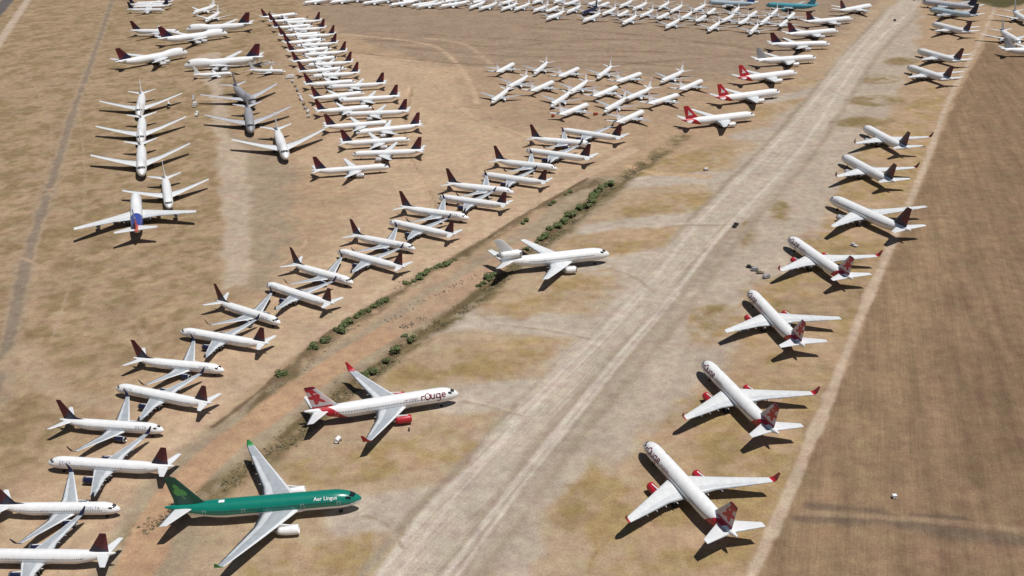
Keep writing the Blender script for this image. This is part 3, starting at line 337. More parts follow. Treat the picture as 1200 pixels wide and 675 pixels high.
# ------------------------------------------------------------------ helpers
rng = random.Random(7)
def lin(c):
    c = np.asarray(c, float) / 255.0
    return np.where(c <= .04045, c / 12.92, ((c + .055) / 1.055) ** 2.4)
def link(name, data, parent=None):
    o = bpy.data.objects.new(name, data); COL.objects.link(o)
    if parent: o.parent = parent
    return o
def tag(o, label, cat, group=None, kind=None):
    if label: o['label'] = label
    if cat: o['category'] = cat
    if group: o['group'] = group
    if kind: o['kind'] = kind
    return o
def empty(name, loc, rz=0.0, sc=1.0):
    o = link(name, None); o.location = loc; o.rotation_euler = (0, 0, rz); o.scale = (sc, sc, sc)
    o.empty_display_size = 2
    return o
class MB:
    """collects geometry; build() gives one mesh"""
    def __init__(s): s.v = []; s.f = []; s.m = []; s.sm = []
    def add(s, V, F, mat=0, smooth=True):
        b = len(s.v); s.v += [tuple(p) for p in V]
        for i, f in enumerate(F):
            s.f.append(tuple(b + j for j in f)); s.m.append(mat[i] if isinstance(mat, list) else mat); s.sm.append(smooth)
    def grid(s, rows, mat=0, closed=False, smooth=True, flip=False):
        """rows: list of lists of points of equal length; mat: int or func(i,j)"""
        n = len(rows[0]); V = [p for r in rows for p in r]; F = []; M = []
        for i in range(len(rows) - 1):
            for j in range(n if closed else n - 1):
                k = (j + 1) % n
                q = (i * n + j, i * n + k, (i + 1) * n + k, (i + 1) * n + j)
                F.append(q[::-1] if flip else q); M.append(mat(i, j) if callable(mat) else mat)
        s.add(V, F, M, smooth)
    def cap(s, ring, mat=0, flip=False):
        F = tuple(range(len(ring))); s.add(ring, [F[::-1] if flip else F], mat, False)
    def box(s, c, d, mat=0, rz=0.0, ry=0.0):
        x, y, z = d[0] / 2, d[1] / 2, d[2] / 2; R = Matrix.Rotation(rz, 3, 'Z') @ Matrix.Rotation(ry, 3, 'Y')
        P = [R @ Vector(p) + Vector(c) for p in ((-x, -y, -z), (x, -y, -z), (x, y, -z), (-x, y, -z), (-x, -y, z), (x, -y, z), (x, y, z), (-x, y, z))]
        s.add(P, [(3, 2, 1, 0), (4, 5, 6, 7), (0, 1, 5, 4), (1, 2, 6, 5), (2, 3, 7, 6), (3, 0, 4, 7)], mat, False)
    def tube(s, a, b, r0, r1=None, n=10, mat=0, caps=True):
        a = Vector(a); b = Vector(b); r1 = r0 if r1 is None else r1
        q = (b - a).to_track_quat('Z', 'Y'); R0 = []; R1 = []
        for i in range(n):
            t = 2 * math.pi * i / n; d = q @ Vector((math.cos(t), math.sin(t), 0)); R0.append(a + d * r0); R1.append(b + d * r1)
        s.grid([R0, R1], mat, True)
        if caps: s.cap(R0, mat, True); s.cap(R1, mat)
    def rev(s, prof, org, n=20, mat=0, flip=False):
        """revolve (x, r) profile around the x axis, x runs backwards (-X) from org"""
        rows = [[(org[0] - x, org[1] + r * math.cos(2 * math.pi * i / n), org[2] + r * math.sin(2 * math.pi * i / n)) for i in range(n)] for x, r in prof]
        s.grid(rows, mat, True, flip=flip)
    def mesh(s, name, mats):
        me = bpy.data.meshes.new(name); me.from_pydata(s.v, [], s.f)
        for mm in mats: me.materials.append(mm)
        me.polygons.foreach_set('material_index', s.m); me.polygons.foreach_set('use_smooth', s.sm)
        me.validate(); me.update()
        return me

# ------------------------------------------------------------------ materials
MATS = {}
def paint(name, col, rough=.35, metal=0.0, dirt=.10, scale=.6, coat=0.0):
    if name in MATS: return MATS[name]
    ma = bpy.data.materials.new(name); ma.use_nodes = True; n = ma.node_tree; p = n.nodes['Principled BSDF']
    tc = n.nodes.new('ShaderNodeTexCoord'); no = n.nodes.new('ShaderNodeTexNoise'); no.inputs['Scale'].default_value = scale; no.inputs['Detail'].default_value = 5
    oi = n.nodes.new('ShaderNodeObjectInfo'); va = n.nodes.new('ShaderNodeVectorMath'); va.operation = 'ADD'
    sc = n.nodes.new('ShaderNodeMath'); sc.operation = 'MULTIPLY'; sc.inputs[1].default_value = 57
    n.links.new(oi.outputs['Random'], sc.inputs[0]); n.links.new(tc.outputs['Object'], va.inputs[0]); n.links.new(sc.outputs[0], va.inputs[1]); n.links.new(va.outputs[0], no.inputs['Vector'])
    mr = n.nodes.new('ShaderNodeMapRange'); mr.inputs['From Min'].default_value = .35; mr.inputs['From Max'].default_value = .7
    mr.inputs['To Min'].default_value = 1 - dirt; mr.inputs['To Max'].default_value = 1.0
    n.links.new(no.outputs['Fac'], mr.inputs['Value'])
    rv = n.nodes.new('ShaderNodeMapRange'); rv.inputs['To Min'].default_value = .93; n.links.new(oi.outputs['Random'], rv.inputs['Value'])
    mm_ = n.nodes.new('ShaderNodeMath'); mm_.operation = 'MULTIPLY'; n.links.new(mr.outputs[0], mm_.inputs[0]); n.links.new(rv.outputs[0], mm_.inputs[1])
    mx = n.nodes.new('ShaderNodeMix'); mx.data_type = 'RGBA'; mx.blend_type = 'MULTIPLY'; mx.inputs['Factor'].default_value = 1.0
    mx.inputs[6].default_value = (*col, 1); n.links.new(mm_.outputs[0], mx.inputs[7]); n.links.new(mx.outputs[2], p.inputs['Base Color'])
    p.inputs['Roughness'].default_value = rough; p.inputs['Metallic'].default_value = metal; p.inputs['Coat Weight'].default_value = coat
    MATS[name] = ma; return ma
WHITE = paint('white_paint', (.84, .84, .84), .36)
BELLY = paint('belly_grey', (.52, .53, .54), .4)
BOXG = paint('wing_grey', (.40, .43, .46), .42, dirt=.18)
SLAT = paint('slat_white', (.70, .71, .72), .35)
FLAP = paint('flap_white', (.62, .64, .66), .4, dirt=.15)
WHITEGLAREWING = paint('wing_white', (.72, .73, .73), .4, dirt=.12)  # white wing paint; on rouge planes it carries sun glare put into the colour
NAVY = paint('navy_paint', (.012, .014, .045), .35)
MAROON = paint('maroon_paint', (.075, .006, .014), .4)
DRED = paint('dark_red_paint', (.13, .007, .016), .4)
RED = paint('red_paint', (.46, .016, .030), .38)
PINK = paint('pale_pink_paint', (.62, .50, .50), .45)
GREEN = paint('green_paint', (.004, .185, .135), .28, coat=.3)
DGREEN = paint('dark_green_paint', (.002, .06, .04), .35)
LEAFG = paint('shamrock_green_paint', (.07, .27, .06), .4)
LIME = paint('light_green_paint', (.05, .34, .10), .4)
GREY = paint('grey_paint', (.36, .36, .38), .5, dirt=.25)
LGREY = paint('light_grey_paint', (.55, .55, .58), .45, dirt=.2)
TEAL = paint('turquoise_paint', (.10, .36, .44), .35)
PALEB = paint('pale_blue_paint', (.44, .54, .60), .35)
BLUE = paint('blue_paint', (.04, .07, .32), .38)
ORANGE = paint('orange_red_paint', (.50, .10, .07), .4)
GLASS = paint('dark_glass', (.012, .014, .018), .12)
DARK = paint('dark_metal', (.03, .03, .032), .5)
STEEL = paint('steel', (.45, .45, .46), .35, metal=.8)
RUBBER = paint('rubber', (.015, .015, .015), .8)
STRUT = paint('gear_grey', (.42, .43, .45), .45)
LETTER_RED = paint('lettering_dark_red', (.17, .008, .03), .45)
LETTER_NAVY = paint('lettering_navy', (.16, .15, .24), .45)
LETTER_WHITE = paint('lettering_white', (.8, .8, .8), .45)
TAN = paint('khaki_paint', (.30, .25, .17), .6, dirt=.3)
DIRTYW = paint('dusty_white', (.66, .64, .60), .6, dirt=.25)
CARTRED = paint('cart_red', (.34, .05, .03), .5)
YELLOW = paint('cart_yellow', (.5, .34, .05), .5)

# ------------------------------------------------------------------ ground
def ground_material():
    ma = bpy.data.materials.new('desert_ground'); ma.use_nodes = True; n = ma.node_tree; p = n.nodes['Principled BSDF']; L = n.links.new
    at = n.nodes.new('ShaderNodeAttribute'); at.attribute_name = 'Col'
    tc = n.nodes.new('ShaderNodeTexCoord')
    def noise(scale, detail, vec=None, rough=.6):
        k = n.nodes.new('ShaderNodeTexNoise'); k.inputs['Scale'].default_value = scale; k.inputs['Detail'].default_value = detail; k.inputs['Roughness'].default_value = rough
        L(vec if vec else tc.outputs['Object'], k.inputs['Vector']); return k.outputs['Fac']
    def rng_(v, a, b, lo, hi):
        r = n.nodes.new('ShaderNodeMapRange'); r.inputs['From Min'].default_value = a; r.inputs['From Max'].default_value = b; r.inputs['To Min'].default_value = lo; r.inputs['To Max'].default_value = hi
        L(v, r.inputs['Value']); return r.outputs[0]
    def math_(op, a, b):
        k = n.nodes.new('ShaderNodeMath'); k.operation = op
        for i, q in enumerate((a, b)):
            if isinstance(q, (int, float)): k.inputs[i].default_value = q
            else: L(q, k.inputs[i])
        return k.outputs[0]
    f = math_('MULTIPLY', rng_(noise(.045, 4), .3, .7, .88, 1.12), rng_(noise(.22, 5, rough=.65), .3, .7, .80, 1.20))
    f = math_('MULTIPLY', f, rng_(noise(1.3, 5, rough=.7), .3, .7, .80, 1.20))
    f = math_('MULTIPLY', f, rng_(noise(4.5, 3, rough=.7), .3, .7, .86, 1.14))
    stn = rng_(noise(2.1, 2, rough=.5), .64, .70, 1.0, .70)
    f = math_('MULTIPLY', f, stn)
    # sparse dark scrub specks on grass (alpha channel g) and stripes on the field (alpha channel)
    sp = rng_(noise(.75, 3, rough=.75), .58, .70, 0.0, 1.0)
    at2 = n.nodes.new('ShaderNodeAttribute'); at2.attribute_name = 'Mask'
    sx = n.nodes.new('ShaderNodeSeparateColor'); L(at2.outputs['Color'], sx.inputs[0])
    grass, field, taxi = sx.outputs[0], sx.outputs[1], sx.outputs[2]
    f = math_('MULTIPLY', f, math_('SUBTRACT', 1.0, math_('MULTIPLY', math_('MULTIPLY', sp, grass), .40)))
    # streaks
    mp = n.nodes.new('ShaderNodeMapping'); mp.vector_type = 'TEXTURE'; mp.inputs['Rotation'].default_value = (0, 0, math.radians(FIELD_DIR)); mp.inputs['Scale'].default_value = (26, .55, 1)
    L(tc.outputs['Object'], mp.inputs['Vector'])
    st = rng_(noise(1.0, 5, mp.outputs[0], .75), .32, .68, .87, 1.13)
    mp3 = n.nodes.new('ShaderNodeMapping'); mp3.vector_type = 'TEXTURE'; mp3.inputs['Rotation'].default_value = (0, 0, math.radians(FIELD_DIR + 3)); mp3.inputs['Scale'].default_value = (70, 5, 1)
    L(tc.outputs['Object'], mp3.inputs['Vector'])
    st = math_('MULTIPLY', st, rng_(noise(1.0, 4, mp3.outputs[0], .6), .3, .7, .82, 1.18))
    f = math_('MULTIPLY', f, math_('ADD', math_('MULTIPLY', math_('SUBTRACT', st, 1.0), field), 1.0))
    mp2 = n.nodes.new('ShaderNodeMapping'); mp2.vector_type = 'TEXTURE'; mp2.inputs['Rotation'].default_value = (0, 0, math.radians(TAXI_DIR)); mp2.inputs['Scale'].default_value = (60, .9, 1)
    L(tc.outputs['Object'], mp2.inputs['Vector'])
    st2 = rng_(noise(1.0, 4, mp2.outputs[0], .65), .3, .7, .86, 1.14)
    f = math_('MULTIPLY', f, math_('ADD', math_('MULTIPLY', math_('SUBTRACT', st2, 1.0), taxi), 1.0))
    # drifting hue
    hue = n.nodes.new('ShaderNodeMix'); hue.data_type = 'RGBA'; hue.blend_type = 'MULTIPLY'
    hue.inputs[6].default_value = (1, 1, 1, 1); hue.inputs[7].default_value = (1.07, .97, .90, 1); hue.inputs['Factor'].default_value = 1
    hm = n.nodes.new('ShaderNodeMix'); hm.data_type = 'RGBA'; hm.inputs[6].default_value = (1.05, .975, .985, 1); hm.inputs[7].default_value = (.965, 1.015, .95, 1)
    L(rng_(noise(.11, 6, rough=.75), .36, .64, 0, 1), hm.inputs['Factor'])
    v = n.nodes.new('ShaderNodeVectorMath'); v.operation = 'MULTIPLY'; L(at.outputs['Color'], v.inputs[0]); L(hm.outputs[2], v.inputs[1])
    v2 = n.nodes.new('ShaderNodeVectorMath'); v2.operation = 'SCALE'; L(v.outputs[0], v2.inputs[0]); L(f, v2.inputs['Scale'])
    L(v2.outputs[0], p.inputs['Base Color']); p.inputs['Roughness'].default_value = 1.0; p.inputs['Specular IOR Level'].default_value = .1
    bp = n.nodes.new('ShaderNodeBump'); bp.inputs['Strength'].default_value = .5; bp.inputs['Distance'].default_value = .25
    L(noise(1.1, 6, rough=.7), bp.inputs['Height']); L(bp.outputs[0], p.inputs['Normal'])
    return ma

def vnoise(x, y, seed):
    r = np.random.default_rng(seed).random((256, 256))
    xi = np.floor(x).astype(int); yi = np.floor(y).astype(int); fx = x - xi; fy = y - yi
    fx = fx * fx * (3 - 2 * fx); fy = fy * fy * (3 - 2 * fy)
    a = r[xi & 255, yi & 255]; b = r[(xi + 1) & 255, yi & 255]; c = r[xi & 255, (yi + 1) & 255]; d = r[(xi + 1) & 255, (yi + 1) & 255]
    return (a * (1 - fx) + b * fx) * (1 - fy) + (c * (1 - fx) + d * fx) * fy - .5
def fnoise(x, y, s, seed):
    return (vnoise(x / s, y / s, seed) + .5 * vnoise(2.03 * x / s, 2.03 * y / s, seed + 1) + .25 * vnoise(4.1 * x / s, 4.1 * y / s, seed + 2)) * 1.6
def seg_dist(X, Y, pts, closed):
    d2 = np.full(X.shape, 1e18); n = len(pts)
    for i in range(n if closed else n - 1):
        ax, ay = pts[i]; bx, by = pts[(i + 1) % n]; ex, ey = bx - ax, by - ay
        t = np.clip(((X - ax) * ex + (Y - ay) * ey) / (ex * ex + ey * ey + 1e-9), 0, 1)
        d2 = np.minimum(d2, (X - ax - t * ex) ** 2 + (Y - ay - t * ey) ** 2)
    return np.sqrt(d2)
def inside(X, Y, pts):
    c = np.zeros(X.shape, bool); n = len(pts); j = n - 1
    for i in range(n):
        xi, yi = pts[i]; xj, yj = pts[j]
        c ^= ((yi > Y) != (yj > Y)) & (X < (xj - xi) * (Y - yi) / (yj - yi + 1e-12) + xi); j = i
    return c
def smooth_line(pts):
    p = np.array(pts, float)
    if len(p) < 3: return p
    out = []
    for i in range(len(p) - 1):
        p0 = p[max(i - 1, 0)]; p1 = p[i]; p2 = p[i + 1]; p3 = p[min(i + 2, len(p) - 1)]
        for t in np.linspace(0, 1, 4, endpoint=False):
            out.append(.5 * (2 * p1 + (p2 - p0) * t + (2 * p0 - 5 * p1 + 4 * p2 - p3) * t * t + (3 * p1 - p0 - 3 * p2 + p3) * t ** 3))
    out.append(p[-1]); return np.array(out)

def build_ground():
    ys = [135.0]
    while ys[-1] < 1500: ys.append(ys[-1] * 1.0029)
    ys = np.array(ys); sx = np.linspace(-.9, .9, 760)
    Yg, Sg = np.meshgrid(ys, sx, indexing='ij'); Xg = Sg * (Yg + 12)
    X = Xg.ravel(); Y = Yg.ravel(); N = X.size
    col = np.tile(lin((176, 149, 121)), (N, 1)); mask = np.zeros((N, 3)); Z = np.zeros(N)
    cls = np.zeros(N, int); names = {'taxiway': 1, 'field': 2, 'track': 3, 'road': 4, 'ditch': 5}
    n1 = fnoise(X, Y, 14, 3); n2 = fnoise(X, Y, 4.5, 9); n3 = fnoise(X, Y, 9, 31)
    for kind, c, soft, w, amp, pts, tg in FEATURES:
        P = np.array(pts)
        if kind == 'L': P = smooth_line(P)
        mg = w + soft * 2 + amp * 2 + 2
        sel = np.nonzero((X > P[:, 0].min() - mg) & (X < P[:, 0].max() + mg) & (Y > P[:, 1].min() - mg) & (Y < P[:, 1].max() + mg))[0]
        if not len(sel): continue
        x, y = X[sel], Y[sel]
        d = seg_dist(x, y, P, kind == 'P')
        if kind == 'P': d = np.where(inside(x, y, P), -d, d)
        else: d = d - w
        dn = d + amp * (1.0 * n1[sel] + .5 * n2[sel])
        a = np.clip(.5 - dn / (2 * soft), 0, 1); a = a * a * (3 - 2 * a)
        if tg in ('grass', 'dry'): a = a * np.clip(.95 + .8 * n1[sel] + .6 * n2[sel], .25, 1)
        if tg in ('weeds', 'ditch'): a = a * np.clip(.85 + 1.0 * n2[sel], .15, 1)
        cc = lin(c)
        k = np.ones((len(sel), 1))
        if tg == 'grass':
            k = np.clip(.62 + 1.5 * n3[sel] + .5 * n2[sel], 0, 1)[:, None]; cc = lin(c) * k + lin((min(c[0] + 14, 186), c[1] + 11, c[2] + 22)) * (1 - k)
        if tg == 'dry':
            kk = np.clip(.5 + 1.3 * n3[sel] + .7 * n2[sel], 0, 1)[:, None]; cc = lin((147, 125, 94)) * kk + lin((167, 143, 115)) * (1 - kk)
        col[sel] = col[sel] * (1 - a[:, None]) + cc * a[:, None]
        if tg in ('grass', 'dry'): mask[sel, 0] = np.maximum(mask[sel, 0] * (1 - a), a * k[:, 0])
        elif tg in ('weeds', 'ditch'): mask[sel, 0] = np.maximum(mask[sel, 0], a)
        else: mask[sel, 0] *= 1 - a
        if tg == 'field': mask[sel, 1] = np.maximum(mask[sel, 1], a)
        elif tg in ('track',): mask[sel, 1] *= 1 - a
        if tg in ('taxiway', 'gravel'): mask[sel, 2] = np.maximum(mask[sel, 2], a * (1 if tg == 'taxiway' else .25))
        if tg == 'ditch': Z[sel] -= 1.1 * np.exp(-(np.maximum(d + w, 0) / 3.2) ** 2) * np.clip((y - 268) / 40, 0, 1)
        if tg == 'weeds': Z[sel] += .5 * np.exp(-((d + w) / 4.0) ** 2) * (1 + n2[sel])
        if tg in names: cls[sel] = np.where(d < 0, names[tg], cls[sel])
        elif kind == 'P' and tg == 'field': pass
    mat = ground_material()
    nr, nc = Xg.shape
    ii = (np.arange(nr - 1)[:, None] * nc + np.arange(nc - 1)[None, :]).ravel()
    quads = np.stack([ii, ii + 1, ii + nc + 1, ii + nc], 1)
    fc = cls[quads]; fcls = np.where((fc == fc[:, :1]).all(1), fc[:, 0], fc.max(1))
    co = np.stack([X, Y, Z], 1)
    # outer apron to the horizon
    bi = np.concatenate([np.arange(nc), np.arange(1, nr) * nc + nc - 1, (nr - 1) * nc + np.arange(nc - 2, -1, -1), np.arange(nr - 2, 0, -1) * nc])
    ctr = np.array([0.0, 700.0, 0.0]); rings = [bi]; extra = []; ecol = []; base = N
    avg = lin((160, 135, 108))
    for k, (s, wgt) in enumerate(((1.12, .6), (1.5, 1.0), (14.0, 1.0))):
        p = ctr + (co[bi] - ctr) * s; p[:, 2] = 0; extra.append(p); ecol.append(col[bi] * (1 - wgt) + avg * wgt); rings.append(base + np.arange(len(bi))); base += len(bi)
    aq = []
    for a, b in zip(rings[:-1], rings[1:]):
        aq.append(np.stack([a, b, np.roll(b, -1), np.roll(a, -1)], 1))
    aq = np.concatenate(aq)
    CO = np.concatenate([co] + extra); CL = np.concatenate([col] + ecol); MK = np.concatenate([mask, np.zeros((len(CO) - N, 3))])
    for nm, cid in (('ground', 0), ('taxiway', 1), ('field', 2), ('dirt_track', 3), ('road', 4), ('ditch', 5)):
        q = quads[fcls == cid]
        if cid == 0: q = np.concatenate([q, aq])
        if not len(q): continue
        u, inv = np.unique(q, return_inverse=True); inv = inv.reshape(-1)
        me = bpy.data.meshes.new(nm); me.vertices.add(len(u)); me.vertices.foreach_set('co', CO[u].astype(np.float32).ravel())
        me.loops.add(len(inv)); me.loops.foreach_set('vertex_index', inv.astype(np.int32))
        me.polygons.add(len(q)); me.polygons.foreach_set('loop_start', np.arange(0, len(inv), 4, dtype=np.int32)); me.polygons.foreach_set('loop_total', np.full(len(q), 4, np.int32))
        me.polygons.foreach_set('use_smooth', np.ones(len(q), bool))
        for an, arr in (('Col', CL), ('Mask', MK)):
            A = me.attributes.new(an, 'FLOAT_COLOR', 'POINT'); A.data.foreach_set('color', np.concatenate([arr[u] * (GROUND_GAIN if an == 'Col' else 1), np.ones((len(u), 1))], 1).astype(np.float32).ravel())
        me.materials.append(mat); me.update(calc_edges=True); me.validate()
        tag(link(nm, me), None, None, kind='structure')
build_ground()

# ------------------------------------------------------------------ aircraft
SPEC = {
 'w767': dict(L=53.7, W=5.03, H=5.41, zc=4.75, ref=27, wing=(17.6, 11.8, 7.9, 7.4, 23.7, 2.6, 34.0, 6.0), stab=(44.6, 6.6, 9.3, 2.2, 36, 7), zs=5.9, fin=(41.8, 9.0, 49.6, 3.3, 15.8), eng=[(7.9, 2.2, 1.42, 5.6, 4.6)], gear=(6.5, 27.5, 4.65, .55, 2), wlh=3.3),
 'n737': dict(L=38.3, W=3.76, H=4.0, zc=3.2, ref=19, wing=(12.6, 8.6, 5.0, 5.2, 17.1, 1.5, 28.0, 6.0), stab=(32.6, 4.4, 7.1, 1.6, 35, 7), zs=4.2, fin=(31.2, 5.4, 36.3, 1.7, 12.5), strake=26.5, eng=[(4.83, 1.45, 1.08, 3.9, 3.3)], gear=(4.6, 20.2, 2.86, .52, 1), wlh=2.6),
 'n321': dict(L=44.0, W=3.95, H=4.14, zc=3.6, ref=22, wing=(16.0, 8.2, 6.2, 4.4, 17.0, 1.6, 27.5, 5.5), stab=(38.2, 4.2, 6.25, 1.5, 33, 6), zs=4.6, fin=(36.2, 5.9, 40.8, 1.9, 11.8), eng=[(5.75, 1.6, 1.2, 4.4, 3.4)], gear=(5.1, 22.8, 3.8, .58, 1), wlh=2.6),
 'n757': dict(L=46.5, W=3.76, H=4.0, zc=3.95, ref=23, wing=(15.6, 9.6, 6.6, 5.6, 19.0, 1.8, 28.5, 5.5), stab=(39.8, 5.0, 7.6, 1.8, 34, 7), zs=4.9, fin=(37.2, 6.6, 42.8, 2.2, 13.6), eng=[(6.5, 1.75, 1.3, 4.8, 3.8)], gear=(5.5, 24.0, 3.66, .5, 2), wlh=2.6),
 'w330': dict(L=57.5, W=5.64, H=5.64, zc=5.0, ref=29, wing=(17.0, 12.6, 9.6, 7.6, 29.0, 2.4, 32.5, 6.0), stab=(48.4, 6.6, 9.7, 2.3, 34, 6), zs=6.4, fin=(45.6, 8.6, 52.9, 3.2, 17.2), eng=[(9.37, 2.15, 1.5, 6.2, 5.0)], gear=(6.6, 28.8, 5.3, .68, 2), wlh=1.9),
 'j747': dict(L=68.6, W=6.5, H=7.0, zc=5.7, ref=34, wing=(18.5, 17.0, 12.0, 9.6, 31.9, 3.9, 41.5, 6.5), stab=(57.6, 8.4, 11.0, 2.6, 40, 7), zs=8.0, fin=(52.8, 11.8, 62.6, 4.2, 19.3), eng=[(11.7, 2.5, 1.32, 5.6, 5.0), (20.8, 3.2, 1.32, 5.6, 5.0)], gear=(8.0, 33.0, 5.4, .62, 2), wlh=1.6, hump=1.5),
 't10': dict(L=52.0, W=6.02, H=6.02, zc=5.2, ref=26, wing=(16.2, 13.2, 8.2, 8.0, 23.6, 2.9, 38.0, 5.5), stab=(44.2, 6.8, 10.9, 2.6, 39, 10), zs=6.2, fin=(44.6, 6.4, 50.2, 3.8, 17.3), finbase=11.2, eng=[(8.1, 2.3, 1.6, 5.2, 4.6)], tail_eng=True, gear=(7.0, 29.0, 5.3, .66, 2), wlh=0),
 'rj': dict(L=34.5, W=2.69, H=2.75, zc=2.45, ref=17, wing=(15.0, 5.4, 3.6, 3.5, 11.7, 1.2, 28.0, 3.0), stab=(31.6, 3.0, 4.3, 1.5, 30, -1), zs=7.1, fin=(28.6, 5.0, 31.9, 2.9, 7.3), rear_eng=(26.0, 2.25, 3.15, .72, 3.6), gear=(3.2, 19.2, 2.0, .42, 1), wlh=1.1),
}
AF = [0, .015, .06, .13, .3, .5, .66, .82, 1.0]
def airfoil_loop(thick):
    """[(chord fraction, height)], upper surface from LE to TE then lower surface back"""
    h = lambda c: thick * (2.6 * math.sqrt(c) * (1 - c) * (1 - .25 * c) * .5)
    upper = [(c, h(c) + thick * .15 * c * (1 - c)) for c in AF]; lower = [(c, -.62 * h(c)) for c in AF[-2:0:-1]]
    return upper + lower
def interp(x, xs, ys): return float(np.interp(x, xs, ys))

